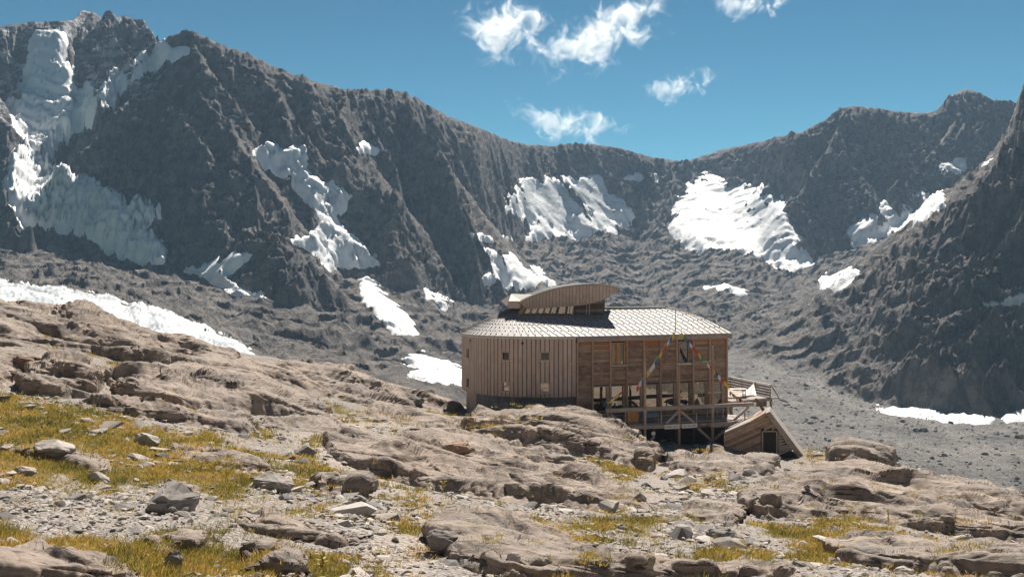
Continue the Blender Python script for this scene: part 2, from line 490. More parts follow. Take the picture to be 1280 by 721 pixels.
# ------------------------------------------------------------------ glaciers and snow fields lying on the far land
FPX = 640 + F * XR / YR
FPY = HY - F * ZR / YR
fel = ZR / YR
FVIS = fel >= np.maximum.accumulate(fel, axis=1) - 0.006
edge_n = 5.0 * fbm(XR / 22, YR / 16, 4, 61, 0.6)
crev = np.abs(fbm(wx / 30, wy / 9, 3, 77, 0.6))
crev2 = ridged(wx / 20, wy / 15, 3, 87, 0.6)
sc1, sc2, scid = cells(wx / 11, (wy + 0.5 * ZS) / 9, 73)
tc1, tc2, tcid = cells((XR + 0.25 * YR) / 7, YR / 15, 75)
SNOW = [
 ('glacier', 'flat grey white glacier tongue lying behind the left ridge', 1.0, 1.2, 'tongue', [(-60,348),(0,355),(50,360),(100,367),(140,374),(175,384),(215,395),(255,412),(290,430),(325,446),(335,455),(250,455),(-60,430)]),
 ('glacier', 'crevassed icefall tumbling down the left mountain in the shade', 0.55, 6.0, 'fall', [(38,33),(84,31),(80,60),(76,85),(96,92),(92,112),(120,112),(140,98),(160,90),(180,68),(203,48),(216,50),(214,64),(196,82),(172,104),(150,122),(132,140),(112,155),(92,165),(66,186),(60,200),(72,214),(108,224),(140,242),(150,252),(198,256),(196,272),(186,290),(200,308),(204,326),(188,330),(150,322),(120,305),(90,290),(60,285),(30,282),(12,262),(6,230),(8,205),(26,180),(16,160),(8,130),(26,118),(34,85)]),
 ('snow_patch', 'bright sunlit snow tip on the shoulder of the left peak', 0.0, 0.5, 'plain', [(203,70),(213,60),(225,52),(239,55),(241,66),(228,73),(215,78)]),
 ('snow_patch', 'white snow cap on the skyline at the far left', 0.0, 0.5, 'plain', [(-20,30),(38,25),(42,36),(20,47),(-20,57)]),
 ('glacier', 'hanging glacier stepping down the gully between the two left spurs', 0.7, 3.0, 'fall', [(318,190),(345,186),(384,184),(390,190),(383,205),(392,225),(420,235),(438,246),(432,262),(418,268),(420,282),(445,300),(470,325),(478,334),(455,335),(430,330),(412,337),(400,325),(385,312),(362,302),(375,298),(392,295),(400,280),(398,262),(380,250),(350,220),(330,205)]),
 ('snow_patch', 'pointed snow cone below the hanging glacier', 0.1, 0.5, 'plain', [(446,352),(460,346),(480,365),(510,395),(524,418),(495,420),(470,397),(452,380)]),
 ('snow_patch', 'forked snow patch at the foot of the big left spur', 0.1, 0.5, 'plain', [(232,338),(255,330),(285,318),(318,316),(312,325),(285,345),(300,360),(340,370),(335,376),(290,368),(262,352)]),
 ('snow_patch', 'snow field at the valley bottom beside the clad left wall of the hut', 0.25, 0.5, 'plain', [(496,447),(530,443),(560,452),(584,468),(584,484),(540,480),(505,472),(520,460)]),
 ('glacier', 'shaded round glacier in the centre of the cirque', 0.9, 2.0, 'cirque', [(628,268),(640,240),(655,230),(690,226),(735,220),(748,222),(757,240),(782,252),(786,268),(770,290),(720,292),(690,296),(662,298),(672,285),(655,270)]),
 ('snow_patch', 'thin snow strip just under the lowest point of the skyline', 0.0, 0.5, 'plain', [(783,222),(800,215),(824,220),(822,226),(800,226)]),
 ('snow_patch', 'narrow snow band left of the shaded round glacier', 0.0, 0.5, 'plain', [(588,294),(600,292),(636,292),(640,300),(620,305),(606,302)]),
 ('snow_patch', 'wedge of snow above the raised roof shell of the hut', 0.3, 0.8, 'plain', [(605,312),(640,312),(648,320),(660,330),(688,345),(700,355),(640,362),(600,352),(615,335)]),
 ('glacier', 'large sunlit glacier spread below the saddle right of the centre', 0.55, 2.5, 'cirque', [(868,228),(878,214),(905,222),(930,235),(965,247),(977,262),(985,280),(1000,305),(1008,328),(990,338),(975,330),(960,318),(930,318),(895,312),(865,310),(850,295),(836,285),(850,255),(862,240)]),
 ('snow_patch', 'snow ledge high under the right hand summit', 0.1, 0.5, 'plain', [(1173,208),(1195,200),(1215,197),(1246,197),(1235,210),(1205,218),(1190,226),(1175,218)]),
 ('glacier', 'small broken glacier behind the crest of the right spur', 0.6, 1.5, 'cirque', [(1066,284),(1090,268),(1130,255),(1138,262),(1150,248),(1182,236),(1180,257),(1150,277),(1110,294),(1085,302),(1066,304)]),
 ('snow_patch', 'snow patch on the face of the right spur near the edge of view', 0.1, 0.5, 'plain', [(1230,380),(1280,365),(1300,374),(1250,385)]),
 ('snow_patch', 'long thin snow strip along the dark foot of the right spur', 0.1, 0.4, 'plain', [(1095,510),(1130,513),(1190,520),(1245,523),(1240,530),(1180,526),(1120,519)]),
 ('snow_patch', 'short snow streak at the dark foot of the right spur', 0.1, 0.4, 'plain', [(1250,526),(1300,512),(1300,519),(1258,531)]),
 ('snow_patch', 'dirty snow patch on the rubble below the sunlit glacier', 0.5, 0.5, 'plain', [(1022,348),(1070,332),(1076,344),(1050,366),(1028,362)]),
 ('snow_patch', 'small snow fleck high on the ridge between the left spurs', 0.0, 0.5, 'plain', [(440,185),(455,179),(477,186),(470,193),(448,193)]),
 ('snow_patch', 'slanting snow streak right of the snow cone', 0.0, 0.4, 'plain', [(530,361),(560,376),(572,385),(555,385),(535,374)]),
 ('snow_patch', 'curved snow line on the slabs behind the roof ridge', 0.0, 0.4, 'plain', [(878,360),(905,353),(937,366),(930,371),(900,363)]),
]
for nm, lab, dirt, thick, style, poly in SNOW:
    P = np.array(poly, float)
    bb = (FPX > P[:, 0].min() - 14) & (FPX < P[:, 0].max() + 14) & (FPY > P[:, 1].min() - 14) & (FPY < P[:, 1].max() + 14) & FVIS
    s = np.full(FPX.shape, -99.0)
    s[bb] = poly_sdf(FPX[bb], FPY[bb], poly)
    se = s + 0.9 * edge_n * (1.0 if style != 'tongue' else 0.4)
    th = np.interp(se, [-9, 0, 3, 9], [-9, -0.2, 1.8, 2.2 + thick])
    zz = ZRs * 0.9 + ZR * 0.1 if style != 'plain' else 0.6 * ZRs + 0.4 * ZR
    if style == 'fall':
        br = sstep(0, 8, s) * (0.12 + 0.88 * sstep(160, 215, FPY)) * (0.35 + 0.65 * sstep(-.1, .25, gnoise(XR / 60, YR / 60, 83)))
        zz = zz + br * (9.0 * (scid - 0.5) - 7.0 * sstep(0.16, 0.02, sc2 - sc1) + 4.0 * (crev2 - 0.6)) - 2.5 * sstep(0.06, 0.0, crev) + 2.0
    if style == 'tongue': zz = zz + 0.7 * (tcid - 0.5) - 0.9 * sstep(0.16, 0.02, tc2 - tc1) + 0.4 * (ridged(XR / 12, YR / 26, 3, 97) - 0.6) + 0.6
    if style == 'cirque': zz = 0.75 * ZRc + 0.25 * ZRs - 1.5 * sstep(0.05, 0.0, crev) + 2.5
    zz = zz + th
    cv = np.zeros(s.shape)
    if style == 'fall': cv = np.maximum(br * sstep(0.20, 0.03, sc2 - sc1), 0.7 * sstep(0.05, 0.0, crev)) * sstep(2, 8, s)
    if style == 'tongue': cv = np.maximum(sstep(0.22, 0.02, tc2 - tc1), 0.8 * sstep(.5, .95, tcid)) * sstep(-.25, .1, fbm(XR / 40, YR / 40, 3, 79)) * 0.7 + 0.42
    if style == 'cirque': cv = (0.75 * sstep(0.045, 0.0, crev) + 0.35 * sstep(0.05, 0.2, fbm(wx / 50, wy / 12, 4, 85, .6))) * sstep(2, 10, s)
    V = np.stack([XR, YR, zz], -1).reshape(-1, 3)
    keep = (s > -9).ravel() & bb.ravel()
    if keep.sum() < 6: continue
    me, used = sub_mesh(nm, V, FQ, keep)
    set_attr(me, 'dirt', np.full(len(used), dirt) * np.clip(0.3 + s.ravel()[used] / 9, 0, 1))
    set_attr(me, 'crev', cv.ravel()[used])
    tag(link(nm, me, M_SNOW), lab, None, None, 'structure')

# ------------------------------------------------------------------ the land to the sides and behind the viewpoint
th_ = np.radians(np.linspace(36, 324, 330)); rr_ = np.geomspace(100, 3200, 120)
TH, RR = np.meshgrid(th_, rr_, indexing='ij')
SX, SY = np.sin(TH) * RR, np.cos(TH) * RR
deg = np.degrees(TH)
z110 = np.interp(deg, [36, 60, 90, 130, 180, 230, 270, 300, 324], [-50, -34, -26, -6, 20, 22, 10, 0, -25])
z300 = np.interp(deg, [36, 60, 90, 130, 180, 230, 270, 300, 324], [-66, -66, -62, 10, 75, 80, 60, 40, -10])
z900 = np.interp(deg, [36, 60, 90, 130, 180, 230, 270, 300, 324], [190, 200, 150, 200, 260, 280, 300, 280, 230])
z2000 = z900 * 1.5 + 60
lr = np.log(RR)
SZ = np.where(RR < 300, z110 + (z300 - z110) * sstep(math.log(110), math.log(300), lr), np.where(RR < 900, z300 + (z900 - z300) * sstep(math.log(300), math.log(900), lr), z900 + (z2000 - z900) * sstep(math.log(900), math.log(2000), lr)))
SZ = SZ - 6 * (RR < 112) + sstep(110, 400, RR) * (26 * (ridged(SX / 180, SY / 180, 5, 401) - .7) + 10 * fbm(SX / 50, SY / 50, 4, 411))
me = np_mesh('mountain_behind', np.stack([SX, SY, SZ], -1).reshape(-1, 3), grid_faces(330, 120)[:, ::-1], smooth=True)
set_attr(me, 'scree', (sstep(-30, -60, SZ)).ravel()); set_attr(me, 'gentle', np.full(SZ.size, 1.0)); set_attr(me, 'flecks', np.zeros(SZ.size)); set_attr(me, 'moss', np.full(SZ.size, 1.0))
tag(link('mountain_behind', me, M_MOUNT), 'mountain slopes behind and beside the viewpoint', None, None, 'structure')

# boulders strewn over the moraine
smv = (scree > 0.6) & FVIS & (YR > 180) & (YR < 720) & (FPX > -10) & (FPX < 1290)
iv = np.nonzero(smv.ravel())[0]
NBm = 5000
pk = RNG.choice(iv, NBm)
bs = np.clip(0.0011 * YR.ravel()[pk] * np.exp(RNG.normal(0, .55, NBm)), .25, 2.4)
octV = np.array([(1, 0, -.2), (-.9, .1, -.2), (0, 1, -.2), (.1, -.9, -.2), (.5, .4, .55), (-.4, .3, .65), (-.1, -.5, .5)], float)
octF = np.array([(3, 0, 6), (0, 4, 6), (0, 2, 4), (2, 5, 4), (2, 1, 5), (1, 3, 6), (1, 6, 5), (4, 5, 6)])
rt = RNG.random(NBm) * 6.28; cc, ss = np.cos(rt)[:, None], np.sin(rt)[:, None]
ox = octV[None, :, 0] * cc - octV[None, :, 1] * ss; oy = octV[None, :, 0] * ss + octV[None, :, 1] * cc
PV = np.stack([ox * bs[:, None] * 1.2 + (XR.ravel()[pk] + RNG.normal(0, .5, NBm))[:, None], oy * bs[:, None] + (YR.ravel()[pk] + RNG.normal(0, 2, NBm))[:, None], octV[None, :, 2] * bs[:, None] * .9 + ZR.ravel()[pk][:, None]], -1)
me = np_mesh('moraine_boulders', PV.reshape(-1, 3), (octF[None] + (np.arange(NBm) * 7)[:, None, None]).reshape(-1, 3), smooth=False)
set_attr(me, 'scree', np.full(NBm * 7, 1.0)); set_attr(me, 'gentle', np.zeros(NBm * 7)); set_attr(me, 'flecks', np.zeros(NBm * 7)); set_attr(me, 'moss', np.zeros(NBm * 7))
tag(link('moraine_boulders', me, M_MOUNT), 'grey boulders strewn over the gravel moraine beyond the hut', None, None, 'stuff')
# ------------------------------------------------------------------ near hillside: control points (photo column, row, depth)
CP = [
 (-80,721,11),(0,721,12),(100,721,12.5),(200,721,13),(320,721,13.5),(430,721,14),(520,721,14.5),(620,721,15.5),(700,721,16),(800,721,17),(900,721,18),(1000,721,18.5),(1100,721,19),(1200,721,19.5),(1280,721,20),(1400,721,20),
 (0,640,18),(100,635,19),(205,640,20),(300,640,21),(380,640,22.5),(440,640,24),(500,650,22.5),(600,660,22),(700,668,22),(800,672,23.5),(880,680,24.5),(960,690,23.5),
 (0,560,28),(60,560,29),(130,565,30),(200,570,31),(300,575,32.5),(400,590,32),(460,600,33),(560,618,35.5),(640,626,36.5),(700,632,37),(800,640,38),(880,640,37),
 (-60,500,38),(0,500,39),(80,505,41),(160,512,43),(250,520,46),(330,530,50),(400,548,50),
 (-60,440,55),(0,440,56),(80,445,58),(160,455,60),(250,480,60),(330,498,62),(420,520,64),(500,530,64),(560,538,64),(480,548,54),
 (-60,375,72),(0,381,73),(40,386,73),(90,396,73),(140,408,74),(190,420,75),(240,432,76),(290,441,78),(340,447,80),(400,458,84),(460,474,88),(520,487,92),(575,504,96),
 (0,410,65),(100,422,66),(200,450,66),(350,475,72),(450,498,76),(520,510,80),(575,520,83),
 (600,541,69),(650,528,70.5),(700,524,72),(740,540,70),(790,562,70),(830,578,66),(560,555,56),(620,562,54),(680,575,53),(740,600,49),(700,592,52),(790,600,52),(860,600,52),(840,585,60),(900,582,66),(950,578,72),
 (640,520,76),(720,520,78),(700,545,90),(800,560,77),(860,562,78),(905,572,77),(950,572,78),(1005,578,77),(850,560,90),(620,525,92),
 (900,640,36),(850,660,30),(930,640,38),(960,655,35),(1050,655,34),(1000,670,29.5),(1150,662,36),(1280,680,35),(1400,690,35),
 (940,610,48),(1000,600,50),(1060,592,56),(1100,590,62),(1180,604,60),(1280,640,50),(1400,680,45),
 (1020,570,78),(1060,572,74),(1120,580,74),(1050,570,84),
 (1040,690,25),(1120,682,27),(1200,690,27),(1280,700,27),(1400,715,27),
]
CPW = [tuple(at(*c)) for c in CP]
# behind the crest, and round and behind the camera
for px, py, d in [(-60,375,72),(0,381,73),(90,396,73),(190,420,75),(290,441,78),(400,458,84),(520,487,92),(640,520,92),(760,560,92),(900,575,90),(1050,572,86),(1120,580,76),(1200,606,62),(1280,640,52),(1400,680,46)]:
    p = at(px, py, d)
    for k, dz in ((10, -2.5), (22, -8), (40, -18)):
        CPW.append((p.x * (1 + k / p.y), p.y + k, p.z + dz))
CPW += [(0,0,-1.75),(-6,3,-1.9),(6,3,-2.2),(0,7,-2.6),(-10,8,-2.3),(10,8,-3.0),(-14,0,-1.3),(14,0,-2.8),(0,-15,-.5),(-20,-15,.3),(20,-15,-2.0),(0,-40,4),(-40,-40,6),(40,-40,2),(0,-90,18),(-60,-90,22),(60,-90,14),
        (-40,0,1.5),(-70,0,5),(-40,30,-.6),(-75,40,4.0),(-75,80,3),(-75,-40,10),(40,0,-6),(75,0,-12),(45,20,-7.2),(75,40,-16),(75,-40,-4),(80,80,-32),(95,110,-46),(-95,110,-8)]
CPW = np.array(CPW)
def tps_fit(P, lam=0.6):
    n = len(P); xy = P[:, :2] / 30
    r2 = ((xy[:, None] - xy[None]) ** 2).sum(-1)
    K = 0.5 * r2 * np.log(r2 + 1e-9) + lam * 1e-3 * np.eye(n)
    A = np.zeros((n + 3, n + 3)); A[:n, :n] = K; A[:n, n] = 1; A[:n, n + 1:] = xy; A[n:, :n] = A[:n, n:].T
    b = np.zeros(n + 3); b[:n] = P[:, 2]
    return xy, np.linalg.solve(A, b)
_XY, _W = tps_fit(CPW)
def base_z(X, Y):
    X = np.asarray(X, float); Y = np.asarray(Y, float)
    x = X.ravel() / 30; y = Y.ravel() / 30
    out = np.full(x.shape, _W[-3]) + _W[-2] * x + _W[-1] * y
    for (a, b), w in zip(_XY, _W[:-3]):
        r2 = (x - a) ** 2 + (y - b) ** 2
        out += w * 0.5 * r2 * np.log(r2 + 1e-9)
    return out.reshape(X.shape)
# lookup grid of the base surface
GX = np.arange(-110, 110.1, 1.0); GY = np.arange(-110, 150.1, 1.0)
GZ = base_z(*np.meshgrid(GX, GY, indexing='ij'))
def bz(X, Y):
    fx = np.clip(X + 110, 0, len(GX) - 1.001); fy = np.clip(Y + 110, 0, len(GY) - 1.001)
    i = fx.astype(int); j = fy.astype(int); a = fx - i; b = fy - j
    return (GZ[i, j] * (1 - a) + GZ[i + 1, j] * a) * (1 - b) + (GZ[i, j + 1] * (1 - a) + GZ[i + 1, j + 1] * a) * b
GZ = blur(blur(GZ, 1, 0), 1, 1)

def soil_z(X, Y):
    z = bz(X, Y)
    far = sstep(8, 40, Y)
    z = z + 0.30 * fbm(X / 7, Y / 7, 3, 101) * (0.5 + 0.7 * far) + 0.07 * fbm(X / 0.9, Y / 0.9, 3, 111, 0.6)
    # level pad under the hut
    return z

# screen-even rows
NU = np.concatenate([np.linspace(-0.80, -0.545, 14), np.linspace(-0.535, 0.535, 800), np.linspace(0.545, 0.80, 14)])
NCn, NRn = len(NU), 345
npx = NU * F + 640
yn = np.geomspace(5.0, 132.0, 700)
Zt = bz(NU[:, None] * yn[None], np.broadcast_to(yn, (NCn, 700)))
el = Zt / yn
vis = el >= np.maximum.accumulate(el, axis=1) - 0.006
step = np.abs(np.diff(el, axis=1)) * F * np.where(vis[:, 1:], 1, 0.25) * np.where(el[:, 1:] < -0.30, 0.12, 1.0) + 45 * np.diff(np.log(yn))[None]
cum = blur(np.concatenate([np.zeros((NCn, 1)), np.cumsum(step, 1)], 1), 6, 0)
cum /= cum[:, -1:]
q = np.linspace(0, 1, NRn)
NY = np.stack([np.interp(q, cum[i], yn) for i in range(NCn)])
NX = NU[:, None] * NY
NZ = soil_z(NX, NY)
NQ = grid_faces(NCn, NRn)
NPX = 640 + F * NX / NY
NPY = HY - F * NZ / NY
nel = NZ / NY
NVIS = nel >= np.maximum.accumulate(nel, axis=1) - 0.012
CUMN = np.maximum.accumulate(nel, axis=1)
NSEEN = nel >= np.maximum.accumulate(nel, axis=1) - 0.035

# ------------------------------------------------------------------ outcrops of bedrock: footprint, height, bedding
def terr2(h, s, sharp=0.25):
    f = h / s; i = np.floor(f); r = f - i
    return s * (i + 0.8 * sstep(0, sharp, r) + 0.2 * r) - h
def rock3(X, Y, Z, k):
    """layered relief of the bedrock at a point, measured along the surface normal; k scales its features"""
    X = X + 0.35 * k * fbm(X / (4 * k), Y / (4 * k), 2, 131); Y = Y + 0.35 * k * fbm(X / (4 * k), Y / (4 * k), 2, 141)
    AL, AC = (X * 0.86 - Y * 0.51) / k, (X * 0.51 + Y * 0.86) / k              # along and across the bedding
    b = Z / k + 0.20 * AC + 0.16 * fbm(AL / 4.5, AC / 4.5, 3, 145)
    lay1 = np.tanh(5 * gnoise(b / 0.60, AL / 8, 151)); lay2 = np.tanh(5 * gnoise(b / 0.21, AL / 4.5 + 7, 153)); lay3 = np.tanh(3 * gnoise(b / 0.085, AL / 2.4, 155))
    crack = sstep(0.045, 0.0, np.abs(fbm(AL / 7.0, AC / 1.5, 2, 171, 0.5)))
    j1, j2, jid = cells(AL / 2.1, b / 0.42 + AC / 3.0, 63)
    msk = 0.38 + 0.95 * sstep(-0.18, 0.25, fbm(AL / 6.0, AC / 3.0, 3, 157))
    w1, w2, wid_ = cells(AL / 5.2, b / 1.1 + AC / 5.0, 69)
    return k * (0.15 * np.tanh(7 * gnoise(AL / 4.6, b / 0.95 + AC / 4.0, 167)) - 0.07 * sstep(0.07, 0, w2 - w1)) + msk * k * (0.115 * lay1 + 0.062 * lay2 + 0.022 * lay3 + 0.08 * np.tanh(7 * gnoise(AL / 2.0, b / 0.40 + AC / 3.0, 168)) + 0.03 * np.tanh(6 * gnoise(AL / 0.9, b / 0.17 + AC / 1.6, 169)) - 0.05 * sstep(0.10, 0, j2 - j1) - 0.06 * crack) + 0.02 * fbm(X / 0.5, (Y + Z) / 0.35, 3, 191, 0.6)
def edge_noise(X, Y):
    k = 0.9 + 1.2 * sstep(24, 42, Y)
    AL, AC = (X * 0.86 - Y * 0.51), (X * 0.51 + Y * 0.86)
    e1 = 6.0 * fbm(AL / 4.5, AC / 2.6, 2, 201, 0.35) + 3.0 * fbm(X / 2.9, Y / 3.8, 2, 205, 0.35)
    e2 = 6.0 * fbm(AL / 10.5, AC / 6.0, 2, 201, 0.35) + 3.0 * fbm(X / 6.7, Y / 8.8, 2, 205, 0.35)
    t = sstep(24, 42, Y)
    return e1 * (1 - t) + e2 * t
def macro(X, Y, Z, se, front, hgt):
    """smooth body of an outcrop: steep on the side towards the valley floor, flat behind"""
    w = 10.0 - 7.0 * front
    r = np.clip((se + 1) / w, 0, 1); r = r * r * (3 - 2 * r)
    gst = np.tanh(4.5 * gnoise((X * 0.86 - Y * 0.51) / 8.0, (X * 0.51 + Y * 0.86) / 3.2, 67))
    big = fbm(X / 9, Y / 9, 3, 151)
    z = Z + hgt * r * (0.60 + 0.40 * sstep(0, 26, se) + 0.35 * big) + r * 0.22 * hgt * gst
    return np.where(se > -1.0, z, Z - 0.35 + 0.05 * np.maximum(se, -6))
nedge = edge_noise(NX, NY)

OUT = [  # name, label, height (m), crest towards (dx, dy), polygon of the footprint in photo pixels
 ('long', 'long dark slab outcrop sloping down to the right across the middle of the slope', 0.85, [(402,552),(440,548),(500,545),(560,541),(610,548),(650,566),(690,585),(735,600),(790,622),(815,636),(760,640),(700,634),(640,630),(575,618),(520,606),(460,590),(420,572)]),
 ('hump', 'hump of layered rock standing directly in front of the clad hut wall', 1.1, [(586,522),(620,512),(660,508),(715,508),(750,522),(790,552),(830,575),(812,588),(770,580),(730,570),(690,566),(650,556),(600,548),(575,536)]),
 ('deck', 'low rock rib in front of the posts under the deck', 0.6, [(826,580),(850,566),(890,561),(930,572),(975,584),(960,592),(900,590),(850,590)]),
 ('right', 'broad pale slab outcrop carrying the small cairn', 0.8, [(915,622),(940,606),(985,600),(1010,588),(1050,582),(1120,592),(1200,604),(1300,640),(1310,690),(1240,676),(1180,668),(1120,655),(1060,645),(1000,650),(960,652),(930,640)]),
 ('lower', 'striped slab outcrop at the lower right corner', 0.5, [(1028,690),(1060,676),(1110,668),(1160,676),(1230,684),(1310,690),(1310,726),(1240,726),(1180,722),(1120,712),(1060,702)]),
 ('bottom', 'wide fissured outcrop along the bottom centre edge', 0.32, [(528,672),(560,650),(600,642),(650,646),(690,662),(730,678),(800,690),(880,708),(930,726),(760,728),(640,728),(600,716),(560,700)]),
 ('ridge', 'brown weathered outcrops forming the ridge line at the far left', 0.9, [(-60,378),(0,376),(60,386),(110,396),(150,410),(200,424),(250,436),(300,446),(300,470),(250,462),(200,460),(150,452),(100,440),(60,432),(0,430),(-60,425)]),
 ('dome', 'rounded grey rock dome above the left grass slope', 1.2, [(22,484),(28,466),(60,456),(110,462),(128,484),(120,498),(70,500),(30,496)]),
 ('bands', 'banded outcrop stepping down between the left ridge and the gravel flat', 0.9, [(130,470),(180,462),(240,466),(300,470),(350,478),(400,500),(428,520),(400,528),(350,522),(310,520),(260,512),(200,508),(150,496)]),
 ('crest', 'sunlit smooth slabs along the crest left of the hut', 0.6, [(262,446),(300,450),(350,450),(420,462),(480,478),(540,492),(580,508),(570,516),(520,510),(460,508),(420,500),(360,484),(275,462)]),
 ('left', 'grooved outcrop at the left edge under the ridge', 0.8, [(-60,430),(0,432),(50,444),(100,450),(140,462),(120,470),(60,462),(20,470),(0,484),(-60,486)]),
 ('lichen', 'yellow lichened slab in the lower left corner', 0.22, [(-20,700),(20,688),(60,686),(110,694),(160,704),(205,726),(-40,730)]),
 ('brown', 'dark brown hump of rock right of the shed', 1.4, [(1032,572),(1045,560),(1075,554),(1105,562),(1122,580),(1100,586),(1060,584),(1035,580)]),
 ('small', 'narrow grey rib crossing the left grass slope', 0.35, [(205,560),(230,552),(265,556),(300,572),(330,584),(345,596),(310,592),(270,582),(225,572)]),
 ('behind', 'low ribs of rock in the grass behind the long slab', 0.5, [(630,560),(680,566),(720,580),(745,600),(700,592),(655,578),(620,570)]),
 ('a', 'pale striped ledge in the turf at the far left', 0.3, [(0,545),(40,540),(90,552),(130,572),(150,590),(110,592),(60,575),(0,560)]),
 ('b', 'broken ledge beside the path above its lower bend', 0.3, [(380,602),(430,596),(475,610),(455,624),(400,618)]),
 ('c', 'low cracked ledge at the left end of the gravel flat', 0.4, [(325,520),(400,524),(440,536),(420,546),(360,542),(320,532)]),
 ('d', 'thin rib of rock on the gravel flat under the crest slabs', 0.4, [(440,510),(500,510),(560,520),(588,532),(540,536),(480,530),(440,522)]),
 ('e', 'small ledge between the lichened slab and the rubble', 0.25, [(170,676),(230,666),(266,676),(245,692),(195,692)]),
 ('f', 'grey ledge in the turf beside the large yellow plant', 0.25, [(295,692),(345,684),(388,698),(380,724),(320,720)]),
 ('g', 'flat ledge in the middle of the gravel fan', 0.3, [(845,640),(890,633),(935,642),(918,657),(868,655)]),
 ('h', 'fissured ledge at the bottom edge right of the wide outcrop', 0.25, [(875,704),(930,696),(1000,710),(980,728),(880,726)]),
 ('i', 'dark step of rock between the dome and the banded outcrop', 0.6, [(90,500),(150,500),(230,512),(290,524),(340,536),(300,542),(230,530),(150,518)]),
 ('low', 'cracked rock bench below the left grass slope', 0.25, [(290,648),(330,640),(370,648),(420,664),(450,676),(420,682),(360,672),(310,664)]),
]
def mat_outcrop():
    k = NT('outcrop_rock')
    p = k.coord('Position')
    a = k.noise(p, 0.28, 8, 0.68)
    st = k.noise(k.mapping(p, (0.25, 2.2, 4.5), (0, 0.06, 0.61)), 1.0, 7, 0.68, 0.7)
    fine = k.noise(p, 3.2, 8, 0.72)
    c = k.ramp(a, [(0.28, (0.175, 0.138, 0.115)), (0.5, (0.335, 0.26, 0.208)), (0.72, (0.48, 0.38, 0.30))])
    c = k.mix(k.ramp(st, [(0.38, 0.0), (0.62, 0.7)]), c, (0.20, 0.178, 0.163))
    c = k.mix(k.ramp(fine, [(0.45, 0.0), (0.75, 0.5)]), c, (0.54, 0.46, 0.385))
    blk = k.ramp(k.noise(p, 0.9, 8, 0.75), [(0.50, 0.0), (0.64, 0.85)])
    c = k.mix(blk, c, (0.10, 0.085, 0.075))
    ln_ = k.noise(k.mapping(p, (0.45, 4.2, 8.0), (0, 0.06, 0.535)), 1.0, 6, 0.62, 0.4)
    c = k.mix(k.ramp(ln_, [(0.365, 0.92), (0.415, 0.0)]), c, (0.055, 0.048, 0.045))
    c = k.mix(k.ramp(k.noise(p, 0.13, 5, 0.6), [(0.45, 0.0), (0.62, 0.65)]), c, k.mix(0.5, c, (0.25, 0.23, 0.215)))
    li = k.ramp(k.noise(p, 0.55, 7, 0.75), [(0.60, 0.0), (0.66, 0.55)])
    c = k.mix(k.math('MULTIPLY', li, k.attr('lichen')), c, (0.45, 0.38, 0.09))
    h = k.mix(0.45, fine, k.noise(k.mapping(p, (1.2, 9.0, 16), (0, 0.06, 0.61)), 1.0, 6, 0.7))
    return k.set(c, 0.88, k.bump(h, 0.8, 0.13), spec=0.2)
def mat_ground():
    k = NT('hillside_soil')
    p = k.coord('Position')
    vor = k.n('ShaderNodeTexVoronoi', _feature='F1', Scale=11.0)
    k.l(p, vor.inputs['Vector'])
    vcol = k.ramp(k.mix(0.75, k.noise(p, 14, 4, 0.7), vor.outputs['Color']), [(0.15, (0.20, 0.185, 0.175)), (0.5, (0.34, 0.315, 0.295)), (0.85, (0.48, 0.45, 0.415))])
    vcol = k.mix(k.ramp(k.noise(p, 1.2, 5, 0.7), [(0.4, 0.0), (0.7, 0.7)]), vcol, (0.34, 0.29, 0.25))
    edge = k.ramp(vor.outputs['Distance'], [(0.3, 0.0), (0.7, 0.5)])
    grav = k.mix(edge, vcol, (0.17, 0.145, 0.125))
    grav = k.mix(k.math('MULTIPLY', k.attr('path'), k.ramp(k.noise(p, 1.1, 6, 0.7), [(0.3, 0.3), (0.6, 0.9)])), grav, k.ramp(k.noise(p, 16, 6, 0.8), [(0.3, (0.30, 0.255, 0.22)), (0.7, (0.50, 0.44, 0.39))]))
    gn = k.noise(p, 2.2, 7, 0.75)
    gcol = k.ramp(gn, [(0.28, (0.07, 0.06, 0.028)), (0.5, (0.16, 0.125, 0.05)), (0.72, (0.28, 0.21, 0.09))])
    c = k.mix(k.attr('turf'), grav, gcol)
    hh = k.mix(k.attr('turf'), k.math('SUBTRACT', 1.0, vor.outputs['Distance']), k.noise(p, 9, 5, 0.7))
    return k.set(c, 0.95, k.bump(hh, 0.8, 0.10), spec=0.1)
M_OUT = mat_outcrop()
M_GROUND = mat_ground()

